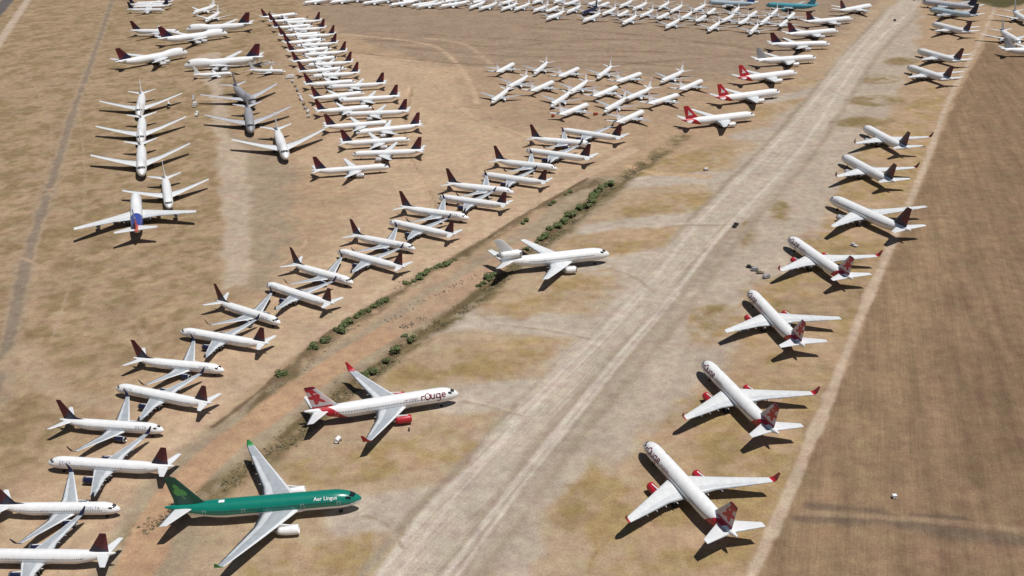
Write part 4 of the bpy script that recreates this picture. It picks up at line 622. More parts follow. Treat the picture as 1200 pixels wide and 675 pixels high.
class Kind:
    """one aircraft type in one livery: a tree of (name, mesh, children)"""
    def __init__(s, ty, liv, hero):
        s.ty, s.liv, s.hero = ty, liv, hero; s.sp = SPEC[ty]
        s.parts = []; s.build()
    # fuselage surface -------------------------------------------------
    def prof(s, x):
        sp = s.sp; L, H = sp['L'], sp['H']; n = 1.5 * sp['W']; t = min(3.2 * sp['W'], .36 * L)
        r, cz = 1.0, 0.0
        if x < n:
            q = 1 - max(x, 0) / n; r = max(1 - q ** 2.1, 0) ** .60; cz = -.13 * H * q ** 1.6
        elif x > L - t:
            q = min((x - (L - t)) / t, 1); r = 1 - .90 * q ** 1.65; cz = H / 2 * (1 - .20 * q * q) - r * H / 2
        return r, cz
    def surf(s, x, a, off=0.0):
        """x back from the nose, a angle from the top towards port (+Y); nose lies at +X"""
        sp = s.sp; r, cz = s.prof(x); hw = r * sp['W'] / 2 + off; hh = r * sp['H'] / 2 + off
        z = sp['zc'] + cz + hh * math.cos(a); hp = sp.get('hump', 0)
        if hp and math.cos(a) > 0:
            k = interp(x, (1.2, 4, 7.5, 16, 25), (0, .55, 1, 1, 0)); k = k * k * (3 - 2 * k)
            z += hp * k * math.cos(a) ** 1.3 * min(r * 1.2, 1)
        return (sp['ref'] - x, hw * math.sin(a), z)
    def stations(s):
        sp = s.sp; L = sp['L']; n = 1.5 * sp['W']; t = min(3.2 * sp['W'], .36 * L)
        c = sorted([n * (i / 12) ** 1.8 for i in range(13)] + list(np.linspace(n, L - t, 22 if s.hero else 9)) + list(np.linspace(L - t, L, 46 if s.hero else 12)))
        out = [float(c[0])]
        for q in c[1:]:
            if q - out[-1] > .01: out.append(float(q))
        return out
    def shear(s, x, a):
        if s.liv not in ('rouge', 'rouge_grey', 'redtri'): return x
        L = s.sp['L']; return x - interp(x / L, (.55, .80, .96), (0, 1, 0)) * .055 * L * (abs(a) - 1.2)
    def fus_mats(s):
        l = s.liv
        return {'rouge': [WHITE, BELLY, RED, RED], 'rouge_grey': [WHITE, BELLY, RED, RED], 'blueor': [WHITE, BELLY, BLUE, ORANGE], 'redtri': [WHITE, BELLY, RED, RED], 'green': [GREEN, WHITE, GREEN, WHITE], 'grey': [GREY, GREY, GREY, GREY], 'teal': [TEAL, TEAL, TEAL, TEAL],
                'paleblue': [PALEB, BELLY, PALEB, BELLY], 'palefin': [PALEB, BELLY, PALEB, BELLY], 'rjblue': [NAVY, NAVY, NAVY, NAVY], 'palegrey': [LGREY, BELLY, LGREY, BELLY]}.get(l, [WHITE, BELLY, WHITE, BELLY])
    def fus_pat(s, x, a):
        f = x / s.sp['L']; a = abs(a)
        if s.liv in ('rouge', 'rouge_grey') and .80 < f < .885 and a > .30: return 2
        if s.liv == 'redtri' and f > .80: return 2 if a < 2.5 else 3
        if s.liv == 'blueor' and f > .58 and a < 1.9: return 2 if f < .86 else 3
        if s.liv == 'green': return 0 if a < 1.80 - .30 * max(0, .06 - f) * 16 + .9 * max(0, f - .8) else 1
        return 0 if a < 2.45 else 1
    def build(s):
        sp = s.sp; L, W, H, zc, ref = sp['L'], sp['W'], sp['H'], sp['zc'], sp['ref']; hero = s.hero
        white_wing = s.liv in ('redtri',)
        n = 48 if hero else 20; st = s.stations()
        b = MB(); rows = [[s.surf(s.shear(x, -math.pi + 2 * math.pi * j / n), -math.pi + 2 * math.pi * j / n) for j in range(n)] for x in st]
        b.grid(rows, lambda i, j: s.fus_pat((st[i] + st[i + 1]) / 2, -math.pi + 2 * math.pi * (j + .5) / n), True, flip=True)
        b.cap(rows[-1], s.fus_pat(L * .999, 1.0))
        # belly fairing
        xr, cr = sp['wing'][0], sp['wing'][1]; fr = []
        for i in range(13):
            q = i / 12; x = xr - .12 * cr + q * cr * 1.35; k = max(math.sin(math.pi * q), 0) ** .5
            fr.append([(ref - x, (W / 2 * (.70 + .38 * k)) * math.sin(t), zc - H * .26 - (H * .06 + H * .22 * k) * math.cos(t) - .02) for t in np.linspace(-math.pi / 2 - .15, math.pi / 2 + .15, 13)])
        b.grid(fr, 1)
        subs = []
        me = b.mesh('fuselage', s.fus_mats())
        # flight deck windows
        x0, x1 = .30 * W, .62 * W
        if ty_is(s.ty, 'j747'): x0, x1 = .45 * W, .72 * W
        g = MB(); xs0, xs1 = x0, x1
        for k in range(6):
            a0 = -1.15 + 2.3 * k / 6 + .02; a1 = -1.15 + 2.3 * (k + 1) / 6 - .02
            sh = lambda a: .17 * W * (abs(a) / 1.15) ** 1.5
            rows = [[s.surf(xs0 + (xs1 - xs0) * (.35 if abs(a0 + a1) > 1.5 else 0) + (xs1 - xs0) * q * .8 + sh(a), a * (1 - .12 * q) * .98, .025) for a in np.linspace(a0, a1, 4)] for q in np.linspace(0, 1, 4)]
            g.grid(rows, 0, flip=True)
        subs.append(('windshield', g.mesh('windshield', [GLASS]), []))
        if hero:
            g = MB(); pitch = .53; aw = 1.36
            for sd_ in (-1, 1):
                x = 1.35 * W
                while x < L - 2.2 * W:
                    g.grid([[s.surf(x + dx, sd_ * (aw + da), .02) for da in (-.09, .09)] for dx in (-.12, .12)], 0, flip=(sd_ < 0)); x += pitch
            subs.append(('window_row', g.mesh('window_row', [GLASS]), []))
            for fx in (.115, .30, .60, .80):
                for sd_ in (-1, 1):
                    g = MB(); x = fx * L; hw = .50; da0, da1 = 1.22, 1.22 + 1.9 / (H / 2)
                    for (xa, xb, aa, ab) in ((x - hw, x - hw + .09, da0, da1), (x + hw - .09, x + hw, da0, da1), (x - hw, x + hw, da0, da0 + .03), (x - hw, x + hw, da1 - .03, da1)):
                        g.grid([[s.surf(xx, sd_ * a, .022) for a in np.linspace(aa, ab, 7)] for xx in (xa, xb)], 0, flip=(sd_ < 0))
                    subs.append(('cabin_door', g.mesh('cabin_door', [BELLY if s.liv != 'green' else LGREY]), []))
            if s.liv in LETTERS:
                subs += LETTERS[s.liv](s)
        # small roof antennas / hatch as on top of the hull
        s.parts.append(('fuselage', me, subs))
        # wings
        xr, cr, yk, ck, ys_, ct, sw, di = sp['wing']; tw = math.tan(math.radians(sw)); td = math.tan(math.radians(di)); zw = zc - .30 * H
        le = lambda y: xr + y * tw; ch = lambda y: interp(y, (0, yk, ys_), (cr, ck, ct)); zz = lambda y: zw + y * td + .6 * (y / ys_) ** 2 * (ys_ / 24)
        stn = [.2 * W, .5 * W, yk * .6 + .2 * W, yk, yk + (ys_ - yk) * .25, yk + (ys_ - yk) * .5, yk + (ys_ - yk) * .75, ys_ - .6, ys_]
        for sd_ in (1, -1):
            b = MB(); rows = []
            for y in stn:
                c = ch(y); th = c * interp(y, (0, yk, ys_), (.14, .115, .10))
                rows.append([(ref - le(y) - q * c, sd_ * y, zz(y) + h) for q, h in airfoil_loop(th)])
            nl = len(rows[0])
            def wm(i, j):
                if j < 3: return 1
                if j < 6: return 0
                if j < 8: return 2 if i < 6 else 0
                return 3
            b.grid(rows, wm, True, flip=(sd_ > 0)); b.cap(rows[-1], 1, flip=(sd_ < 0))
            # flap track fairings
            for fy in (.22, .40, .56, .72):
                y = fy * ys_; c = ch(y); xb = le(y) + c * .60; ln = c * .46 + .25
                rr = .022 * c + .09
                b.rev([(ln * q, rr * max(math.sin(math.pi * min(q * .92 + .04, 1)), .05)) for q in np.linspace(0, 1, 7)], (ref - xb, sd_ * y, zz(y) - .05 * c - rr * .4), 7, 2)
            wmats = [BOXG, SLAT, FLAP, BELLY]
            if white_wing or s.liv in ('white', 'rouge', 'tri', 'delta2', 'redtri', 'delta7', 'deltafar', 'greyfin', 'bluefin', 'blueor'): wmats = [WHITEGLAREWING, SLAT, FLAP, BELLY]  # rouge wings lighter than rouge_grey ones: glare painted into their colour
            if s.liv == 'grey': wmats = [LGREY, LGREY, LGREY, GREY]
            if s.liv == 'rj': wmats = [BOXG, BOXG, FLAP, GREY]
            if s.liv == 'rjblue': wmats = [LGREY, LGREY, LGREY, GREY]
            wsub = []
            if sp['wlh'] and s.winglet():
                w = MB(); hh = sp['wlh']; rows = []
                for dy, dz, cs, dx in ((0, 0, 1, 0), (.11, .02, .97, .05), (.22, .09, .92, .13), (.32, .24, .82, .25), (.40, .52, .62, .45), (.47, 1.0, .30, .80)):
                    c = ct * cs; loop = airfoil_loop(c * .09); nrm = min(dz * 2.5, 1)
                    rows.append([(ref - le(ys_) - dx * hh * 1.05 - q * c, sd_ * (ys_ + dy * hh - h * nrm), zz(ys_) + dz * hh + h * (1 - nrm)) for q, h in loop])
                w.grid(rows, 0, True, flip=(sd_ > 0)); w.cap(rows[-1], 0, flip=(sd_ < 0))
                wsub.append(('winglet', w.mesh('winglet', [s.winglet()]), []))
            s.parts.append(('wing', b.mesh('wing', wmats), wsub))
        # engines
        def nacelle(x, y, z, R, ln, nmat, core=True):
            b = MB(); o = (ref - x, y, z)
            b.rev([(.12 * ln, .985 * R), (.22 * ln, R), (.42 * ln, R), (.62 * ln, .96 * R), (.82 * ln, .86 * R), (ln, .72 * R), (.99 * ln, .66 * R), (.86 * ln, .60 * R)], o, 20 if hero else 12, 0)
            sub = []
            li = MB(); li.rev([(.20 * ln, .80 * R), (.08 * ln, .80 * R), (.015 * ln, .84 * R), (0, .89 * R), (.02 * ln, .945 * R), (.12 * ln, .986 * R)], o, 20 if hero else 12, 0)
            sub.append(('intake_lip', li.mesh('intake_lip', [STEEL if s.liv not in ('rouge', 'rouge_grey', 'green') else nmat]), []))
            fa = MB(); m_ = 16; fa.rev([(.20 * ln, .80 * R), (.19 * ln, .3 * R), (.10 * ln, .02 * R)], o, m_, 0)
            sub.append(('fan', fa.mesh('fan', [DARK]), []))
            ex = MB(); ex.rev([(.84 * ln, .52 * R), (ln, .50 * R), (1.12 * ln, .42 * R), (1.13 * ln, .30 * R), (1.02 * ln, .28 * R), (1.10 * ln, .24 * R), (1.32 * ln, .04 * R)], o, 14, 0)
            sub.append(('exhaust_nozzle', ex.mesh('exhaust_nozzle', [STEEL]), []))
            return b, o, sub
        nm = s.nacelle_mat()
        if s.ty != 'rj':
            for (ey, ez, R, ln, fwd_) in sp['eng']:
                for sd_ in (1, -1):
                    x = le(ey) - fwd_
                    b, o, sub = nacelle(x, sd_ * ey, ez, R, ln, nm)
                    # pylon
                    p = MB(); zt = zz(ey); xa = x + .18 * ln; xb = le(ey) + ch(ey) * .55
                    P = [(ref - xa, 0, ez + R * .98), (ref - le(ey) + .1, 0, zt + .12), (ref - xb, 0, zt - .10), (ref - xb + .3, 0, zt - .5), (ref - (x + ln * .98), 0, ez + R * .66)]
                    rows = [[(px_, sd_ * ey + dy * R * .13, pz) for px_, _, pz in P] for dy in (-1, 1)]
                    p.grid(rows, 0, True, smooth=False); p.cap(rows[0], 0); p.cap(rows[1], 0, True)
                    sub.append(('pylon', p.mesh('pylon', [WHITE if s.liv != 'grey' else GREY]), []))
                    s.parts.append(('engine', b.mesh('engine', [nm]), sub))
        else:
            ex_, ey, ez, R, ln = sp['rear_eng']
            for sd_ in (1, -1):
                b, o, sub = nacelle(ex_, sd_ * ey, ez, R, ln, nm)
                p = MB(); p.box((ref - ex_ - ln * .5, sd_ * (ey - R - .2), ez - .05), (ln * .5, 1.0, .28)); sub.append(('pylon', p.mesh('pylon', [WHITE]), []))
                s.parts.append(('engine', b.mesh('engine', [nm]), sub))
        if sp.get('tail_eng'):
            R = 1.85; b, o, sub = nacelle(41.4, 0, 9.7, R, 10.2, WHITE)
            p = MB(); P = [(ref - 43.8, 0, 9.7 - R * .9), (ref - 51.4, 0, 9.7 - R * .6), (ref - 50.8, 0, 6.6), (ref - 42.6, 0, 6.6)]
            rows = [[(q[0], dy * .55, q[2]) for q in P] for dy in (-1, 1)]; p.grid(rows, 0, True, smooth=False); p.cap(rows[0], 0); p.cap(rows[1], 0, True)
            sub.append(('pylon', p.mesh('pylon', [WHITE]), []))
            s.parts.append(('engine', b.mesh('engine', [WHITE]), sub))
        # fin
        fx, fc, tx, tc_, zt = sp['fin']; zb = sp.get('finbase')
        ng = (72 if s.liv in ('rouge', 'rouge_grey', 'green') else 30) if hero else 14
        mats, pat = s.fin_pat()
        b = MB()
        for sd_ in (1, -1):
            rows = []
            for i in range(ng + 1):
                w = i / ng; row = []
                for j in range(ng + 1):
                    u = j / ng; x = (fx + (tx - fx) * w) + u * (fc + (tc_ - fc) * w)
                    if sp.get('strake') and w < .16: x -= (1 - u) ** 3 * (fx - sp['strake']) * ((1 - w / .16) ** 2)
                    r, cz = s.prof(x); z0 = zb if zb else zc + cz + r * H / 2 - .35
                    z = z0 + (zt - z0) * w; th = (.055 * (fc + (tc_ - fc) * w)) * (2.2 * math.sqrt(max(u, 0)) * (1 - u) + .03)
                    row.append((ref - x, sd_ * th, z))
                rows.append(row)
            b.grid(rows, lambda i, j: pat((j + .5) / ng, (i + .5) / ng), flip=(sd_ > 0))
            if sd_ == 1: top = rows[-1]
            else: b.grid([top, rows[-1]], pat(.5, .99), flip=True); 
        s.parts.append(('tail_fin', b.mesh('tail_fin', mats), []))
        # tailplane
        sx_, sc_, sy, stc, ssw, sdi = sp['stab']; zs = sp['zs']
        for sd_ in (1, -1):
            b = MB(); rows = []
            y0 = .0 if s.ty == 'rj' else .25
            for y in (y0, sy * .35, sy * .7, sy):
                c = interp(y, (0, sy), (sc_, stc)); rows.append([(ref - (sx_ + y * math.tan(math.radians(ssw)) + q * c), sd_ * y, zs + y * math.tan(math.radians(sdi)) + h) for q, h in airfoil_loop(.095 * c)])
            b.grid(rows, 0, True, flip=(sd_ > 0)); b.cap(rows[-1], 0, flip=(sd_ < 0))
            s.parts.append(('tailplane', b.mesh('tailplane', [{'grey': LGREY, 'rjblue': NAVY, 'teal': TEAL}.get(s.liv, SLAT)]), []))
        # gear
        gx, mx, my, wr, bog = sp['gear']
        def wheel(b, x, y, r, w): b.tube((x, y - w / 2, r), (x, y + w / 2, r), r, n=12, mat=1)
        b = MB(); b.tube((ref - gx, 0, wr * .8), (ref - gx + .2, 0, zc - H * .38), .13, n=8)
        b.tube((ref - gx, -.35, wr * .8), (ref - gx, .35, wr * .8), .09, n=6); b.tube((ref - gx - .1, 0, wr * 1.4), (ref - gx - 1.6, 0, zc - H * .40), .08, n=6)
        for q in (-1, 1): wheel(b, ref - gx, q * .32, wr * .8, .26)
        s.parts.append(('nose_gear', b.mesh('nose_gear', [STRUT, RUBBER]), []))
        legs = [(mx, my), (mx, -my)] + ([(mx + 3.2, 1.9), (mx + 3.2, -1.9)] if s.ty == 'j747' else [])
        for lx, ly in legs:
            b = MB(); b.tube((ref - lx, ly, wr), (ref - lx + .15, ly * .97, zc - H * .28), .2, n=8)
            xs_ = (-.72, .72) if bog == 2 else (0,)
            if bog == 2: b.tube((ref - lx - .8, ly, wr), (ref - lx + .8, ly, wr), .12, n=6)
            b.tube((ref - lx, ly, wr * 1.8), (ref - lx - .2, ly * .5, zc - H * .36), .1, n=6)
            for dx in xs_:
                b.tube((ref - lx + dx, ly - .5, wr), (ref - lx + dx, ly + .5, wr), .09, n=6)
                for q in (-1, 1): wheel(b, ref - lx + dx, ly + q * .48, wr, .38)
            s.parts.append(('main_gear', b.mesh('main_gear', [STRUT, RUBBER]), []))
    def winglet(s):
        return {'rouge': RED, 'rouge_grey': RED, 'delta': NAVY, 'delta2': DRED, 'green': LIME, 'deltafar': NAVY if s.ty == 'n737' else None, 'delta7': None}.get(s.liv)
    def nacelle_mat(s):
        return {'rouge': RED, 'rouge_grey': RED, 'delta': NAVY, 'delta2': LGREY, 'deltafar': LGREY, 'grey': GREY, 'teal': TEAL, 'palegrey': NAVY, 'rjblue': NAVY, 'delta7': LGREY}.get(s.liv, WHITE)
    def fin_pat(s):
        l = s.liv
        if l in ('delta', 'delta2', 'deltafar', 'delta7'):
            def f(u, w):
                if w + .35 * u < .46: return 1
                return 2 if (u - .25 * w) > .62 and w < .9 else 0
            return [MAROON, NAVY, DRED], f
        if l in ('rouge', 'rouge_grey'):
            def f(u, w):
                if w > .90: return 3
                k = w - .55 * u
                # leaf motif: lobes of red over a pale ground
                cx, cy = .60, .50; dx, dy = (u - cx), (w - cy) * 1.25; r = math.hypot(dx, dy); t = math.atan2(dy, dx)
                if r < .30 + .10 * math.cos(5 * t - .6): return 0
                if w > .62 + .2 * u and w < .90: return 0 if u > .30 else 2
                if w < .12 and u > .2: return 0
                return 1 if w > .2 else 2
            return [RED, PINK, LGREY, LETTER_RED], f
        if l == 'redtri':
            def f(u, w):
                q = (u - .42) ; return 1 if .28 < w < .66 and abs(q - .06) < (.66 - w) * .62 and not (.34 < w < .46 and abs(q - .06) < (.46 - w) * .6) else 0
            return [RED, LETTER_WHITE], f
        if l == 'green':
            def f(u, w):
                for cx, cy in ((.40, .47), (.68, .47), (.54, .66)):
                    if ((u - cx) / .15) ** 2 + ((w - cy) / .115) ** 2 < 1: return 1
                if abs(u - .54 - .12 * (w - .4)) < .03 and .24 < w < .45: return 1
                return 0
            return [DGREEN, LEAFG], f
        if l == 'blueor': return [BLUE, ORANGE, LETTER_WHITE], lambda u, w: 1 if w < .30 + .15 * u else (2 if .45 < w < .52 and .3 < u < .7 else 0)
        d = {'grey': GREY, 'greyfin': GREY, 'tri': SLAT, 'teal': TEAL, 'paleblue': NAVY, 'palegrey': NAVY, 'palefin': BLUE, 'bluefin': NAVY, 'rjblue': NAVY, 'rj': PINK}.get(l, WHITE)
        if l == 'rj': return [WHITE, PINK], lambda u, w: 1 if w > .55 else 0
        return [d], lambda u, w: 0
def ty_is(a, b): return a == b

# lettering wrapped round the hull ------------------------------------
def wrap_mesh(s, bm, sd_, xs, a_base, off, mats, name):
    """bm in text space: x along the reading direction, y up; wraps onto the hull side sd_ (port +1)"""
    R = s.sp['H'] / 2
    for lv in np.arange(-1.2, 4.0, .22):
        bmesh.ops.bisect_plane(bm, geom=bm.verts[:] + bm.edges[:] + bm.faces[:], plane_co=(0, lv, 0), plane_no=(0, 1, 0), dist=1e-5)
    for v in bm.verts:
        tx, ty = v.co.x, v.co.y
        x = xs + tx if sd_ > 0 else xs - tx
        a = a_base - ty / R
        v.co = s.surf(x, sd_ * a, off)
    bm.normal_update()
    me = bpy.data.meshes.new(name); bm.to_mesh(me); bm.free()
    for mm in mats: me.materials.append(mm)
    return (name, me, [])
def text_bm(txt, size, bold=.0, shear=0.0, spacing=1.0):
    cu = bpy.data.curves.new('t', 'FONT'); cu.body = txt; cu.size = size; cu.offset = bold; cu.shear = shear; cu.space_character = spacing; cu.resolution_u = 6
    o = bpy.data.objects.new('t', cu); COL.objects.link(o)
    dg = bpy.context.evaluated_depsgraph_get(); dg.update(); me = bpy.data.meshes.new_from_object(o.evaluated_get(dg))
    bpy.data.objects.remove(o); bm = bmesh.new(); bm.from_mesh(me); bpy.data.meshes.remove(me); return bm
def ribbon_bm(strokes, w):
    bm = bmesh.new()
    for k, st in enumerate(strokes):
        p = smooth_line(st); n = len(p)
        d = np.gradient(p, axis=0); d /= np.linalg.norm(d, axis=1)[:, None] + 1e-9; nr = np.stack([-d[:, 1], d[:, 0]], 1) * w / 2
        p = p.copy(); p[0] -= d[0] * w * .4; p[-1] += d[-1] * w * .4
        A = [bm.verts.new((*q, 0)) for q in p + nr]; B = [bm.verts.new((*q, 0)) for q in p - nr]
        for i in range(n - 1):
            try: bm.faces.new((A[i], B[i], B[i + 1], A[i + 1]))
            except ValueError: pass
    return bm
def circ(cx, cy, rx, ry, a0, a1, n=12): return [(cx + rx * math.cos(math.radians(a0 + (a1 - a0) * i / n)), cy + ry * math.sin(math.radians(a0 + (a1 - a0) * i / n))) for i in range(n + 1)]
def rouge_strokes():
    S = []
    S += [[(0, 0), (0.02, 1.0)], circ(.55, .62, .52, .5, 160, 62, 8)]                                    # r
    S += [circ(1.85, .85, .72, .95, 90, 450, 20)]                                                         # o
    S += [circ(3.35, .55, .50, .58, 178, 362, 12) , [(2.85, .55), (2.86, 1.25)], [(3.85, 1.3), (3.86, 0)]]    # u
    S += [circ(4.95, .65, .56, .66, 20, 380, 18), [(5.50, 1.3), (5.52, -.3)] + circ(4.98, -.45, .54, .5, 0, -150, 8)]   # g
    S += [[(6.1, .72), (7.1, .78)] + circ(6.6, .72, .52, .64, 8, 310, 16)]                                 # e
    return S
def let_rouge(s):
    out = []; xs = {1: 4.8, -1: 13.6}
    for sd_ in (1, -1): out.append(wrap_mesh(s, ribbon_bm([[(1.2 * p[0], 1.2 * p[1]) for p in q] for q in rouge_strokes()], .36), sd_, xs[sd_], 1.40, .05, [LETTER_RED], 'lettering'))
    for sd_ in (1, -1):
        out.append(wrap_mesh(s, text_bm('AIR CANADA', .8, .0), sd_, 14.6 if sd_ > 0 else 19.6, 1.20, .05, [LETTER_RED], 'lettering'))
    return out
def let_green(s):
    out = []
    for sd_ in (1, -1):
        out.append(wrap_mesh(s, text_bm('Aer Lingus', 1.6, .02), sd_, 5.9 if sd_ > 0 else 13.9, 1.02, .05, [LETTER_WHITE], 'lettering'))
    g = MB(); g.grid([[s.surf(x, a, .12) for a in np.linspace(-.34, .02, 5)] for x in np.linspace(40.0, 41.7, 3)], 0, flip=True)
    out.append(('satellite_fairing', g.mesh('satellite_fairing', [LETTER_WHITE]), []))
    return out
def let_delta(s):
    out = []
    for sd_ in (1, -1):
        out.append(wrap_mesh(s, text_bm('DELTA', 1.25, .0, 0, 1.15), sd_, 5.2 if sd_ > 0 else 9.6, 1.18, .045, [LETTER_NAVY], 'lettering'))
    return out
LETTERS = {'rouge': let_rouge, 'rouge_grey': let_rouge, 'green': let_green, 'delta': let_delta, 'delta2': let_delta}

KINDS = {}
def kind(ty, liv, hero):
    k = (ty, liv, hero)
    if k not in KINDS: KINDS[k] = Kind(ty, liv, hero)
    return KINDS[k]
NAMES = {'w767': 'airliner', 'n737': 'airliner', 'n321': 'airliner', 'n757': 'airliner', 'w330': 'airliner', 'j747': 'jumbo_jet', 't10': 'trijet_airliner', 'rj': 'regional_jet'}
CATS = {'j747': 'jumbo jet', 't10': 'trijet', 'rj': 'regional jet'}
NO_WINGLET = {'d0', 'R3', 'R5', 'R8', 'R9', 'R10', 'd4', 'd5', 'd6', 'd7'}
NO_ENGINE = {'f0': (0, 1, 2, 3), 'f1': (0, 1, 2, 3), 'f2': (0, 1, 3), 'f3': (0, 1), 'f5': (0, 1, 2, 3), 'f6': (0, 1, 2, 3), 'f7': (0, 1, 2, 3), 'g6': (0, 1)}
def place(ty, liv, key, sc, x, y, h, label, group):
    far = y > 520
    K = kind(ty, liv, not far)
    o = empty(NAMES[ty], (x, y, 0), math.radians(h), sc)
    tag(o, label, CATS.get(ty, 'airliner'), group)
    ei = 0
    for nm, me, subs in K.parts:
        if nm == 'engine':
            ei += 1
            if (ei - 1) in NO_ENGINE.get(key, ()): continue
        p = link(nm, me, o)
        for sn, sm, _ in subs:
            if sn == 'winglet' and key in NO_WINGLET: continue
            if y > 850 and sn in ('fan', 'exhaust_nozzle', 'intake_lip') and liv.startswith('rj'): continue
            q_ = link(sn, sm, p)
            if sn == 'window_row': q_['kind'] = 'stuff'
for P_ in PLANES: place(*P_)

# ------------------------------------------------------------------ vegetation
def leaf_mat(name, c0, c1):
    ma = bpy.data.materials.new(name); ma.use_nodes = True; n = ma.node_tree; p = n.nodes['Principled BSDF']
    g = n.nodes.new('ShaderNodeTexNoise'); g.inputs['Scale'].default_value = 1.8; g.inputs['Detail'].default_value = 4
    tc = n.nodes.new('ShaderNodeTexCoord'); n.links.new(tc.outputs['Object'], g.inputs['Vector'])
    r = n.nodes.new('ShaderNodeValToRGB'); r.color_ramp.elements[0].position = .35; r.color_ramp.elements[1].position = .65
    r.color_ramp.elements[0].color = (*c0, 1); r.color_ramp.elements[1].color = (*c1, 1)
    n.links.new(g.outputs['Fac'], r.inputs[0]); n.links.new(r.outputs[0], p.inputs['Base Color']); p.inputs['Roughness'].default_value = .8
    return ma
LEAF = leaf_mat('shrub_leaves', (.065, .090, .028), (.14, .165, .060))
LEAF2 = leaf_mat('bright_shrub_leaves', (.090, .120, .036), (.18, .215, .085))
STEM = paint('stem_brown', (.10, .07, .045), .9)
DRYW = leaf_mat('dry_weeds', (.17, .14, .075), (.30, .245, .14))
def shrub_meshes(seed):
    r = random.Random(seed); b = MB()
    cl = [(r.uniform(-.55, .55), r.uniform(-.55, .55), r.uniform(.45, 1.05), r.uniform(.32, .55)) for _ in range(9)]
    for i in range(620):
        cx, cy, cz, cr = cl[r.randrange(9)]
        while True:
            d = Vector((r.gauss(0, 1), r.gauss(0, 1), r.gauss(0, 1)))
            if d.length > .1: break
        d.normalize(); q = Vector((cx, cy, cz)) + d * cr * r.uniform(.55, 1.05)
        if q.z < .05: continue
        sz = r.uniform(.06, .13); t = d.orthogonal().normalized(); t.rotate(Matrix.Rotation(r.uniform(0, 6.3), 3, d)); n_ = (d + Vector((r.uniform(-.7, .7), r.uniform(-.7, .7), r.uniform(-.2, .8)))).normalized()
        u = n_.cross(t).normalized() * sz; v = n_.cross(u).normalized() * sz * 1.3
        b.add([q - v, q + u, q + v, q - u], [(0, 1, 2, 3)], 0, False)
    st = MB()
    for i in range(6):
        cx, cy, cz, cr = cl[i]; st.tube((cx * .1, cy * .1, -.05), (cx * .8, cy * .8, cz), .05, .02, 6)
    return b, st
SHM = []
for k in range(4):
    b, st = shrub_meshes(20 + k); SHM.append((b.mesh('foliage', [LEAF if k < 2 else LEAF2]), st.mesh('stem', [STEM])))
SHLAB = {'A': 'round dark green shrub beside the dirt track, %s from near end of its line', 'B': 'low green shrub beside the middle of the diagonal rows, %s from near end', 'C': 'round green shrub on the ditch bank past the red-engined airliner, %s from left',
         'D': 'bright green shrub in the dense strip along the far ditch', 'E': 'small green shrub between diagonal rows and far ditch, %s from left', 'F': 'green shrub by the tail of the three-engined airliner, %s from right'}
ORDW = 'first second third fourth fifth sixth seventh eighth ninth tenth eleventh twelfth'.split(); SHN = {}
for i, (x, y, r_, g_) in enumerate(SHRUBS):
    o = empty('shrub', (x, y, -.05 if g_ in 'ABE' else -.6), rng.uniform(0, 6.3), 1.0)
    k = r_ * (1.25 if g_ == 'D' else 1.1); o.scale = (k * rng.uniform(.9, 1.15), k * rng.uniform(.9, 1.15), k * rng.uniform(.6, .85))
    SHN[g_] = SHN.get(g_, 0) + 1
    tag(o, SHLAB[g_] % ORDW[SHN[g_] - 1] if g_ != 'D' else SHLAB[g_], 'shrub', 'shrubs ' + g_)
    fm, sm = SHM[(i % 2) + (2 if g_ in 'BDE' else 0)]
    link('foliage', fm, o); link('stem', sm, o)
# dry weeds along the banks
def along(pts, n, spread, rr):
    p = smooth_line(pts); seg = np.linalg.norm(np.diff(p, axis=0), axis=1); cs = np.r_[0, np.cumsum(seg)]
    for _ in range(n):
        t = rr.uniform(0, cs[-1]); i = min(int(np.searchsorted(cs, t)) - 1, len(seg) - 1); i = max(i, 0)
        q = p[i] + (p[i + 1] - p[i]) * ((t - cs[i]) / seg[i]); d = (p[i + 1] - p[i]) / seg[i]; o = rr.gauss(0, spread)
        yield q[0] - d[1] * o, q[1] + d[0] * o
b = MB(); rr = random.Random(5)
DL = smooth_line(SPOTS['weeds'][1]); WP = []
for ln_, nn, spd in ((SPOTS['weeds'][0], 1300, 1.5), (SPOTS['weeds'][1], 3800, 1.9)): WP += list(along(ln_, nn, spd, rr))
WP = np.array(WP); WN = fnoise(WP[:, 0], WP[:, 1], 7, 4)
WZ = -1.0 * np.exp(-(seg_dist(WP[:, 0], WP[:, 1], DL, False) / 3.2) ** 2) * np.clip((WP[:, 1] - 268) / 40, 0, 1)
for (x, y), nz, z0 in zip(WP, WN, WZ):
    if nz < -.12: continue
    s_ = rr.uniform(.35, 1.0); mt = 1 if rr.random() < .35 else 0
    for k in range(12):
        d = Vector((rr.gauss(0, 1), rr.gauss(0, 1), abs(rr.gauss(0, .8)))).normalized(); c = Vector((x, y, z0)) + d * s_ * rr.uniform(.5, 1.0) * .8; e = s_ * rr.uniform(.14, .30)
        n_ = (d + Vector((rr.uniform(-.5, .5), rr.uniform(-.5, .5), rr.uniform(0, .9)))).normalized(); u = n_.orthogonal().normalized() * e; v = n_.cross(u).normalized() * e
        b.add([c - u, c - v * .7, c + u, c + v * .7], [(0, 1, 2, 3)], mt, False)
tag(link('dry_weeds', b.mesh('dry_weeds', [DRYW, leaf_mat('olive_weeds', (.05, .05, .022), (.11, .10, .05))])), 'dry brown weeds along both banks of the ditch', 'weeds', kind='stuff')
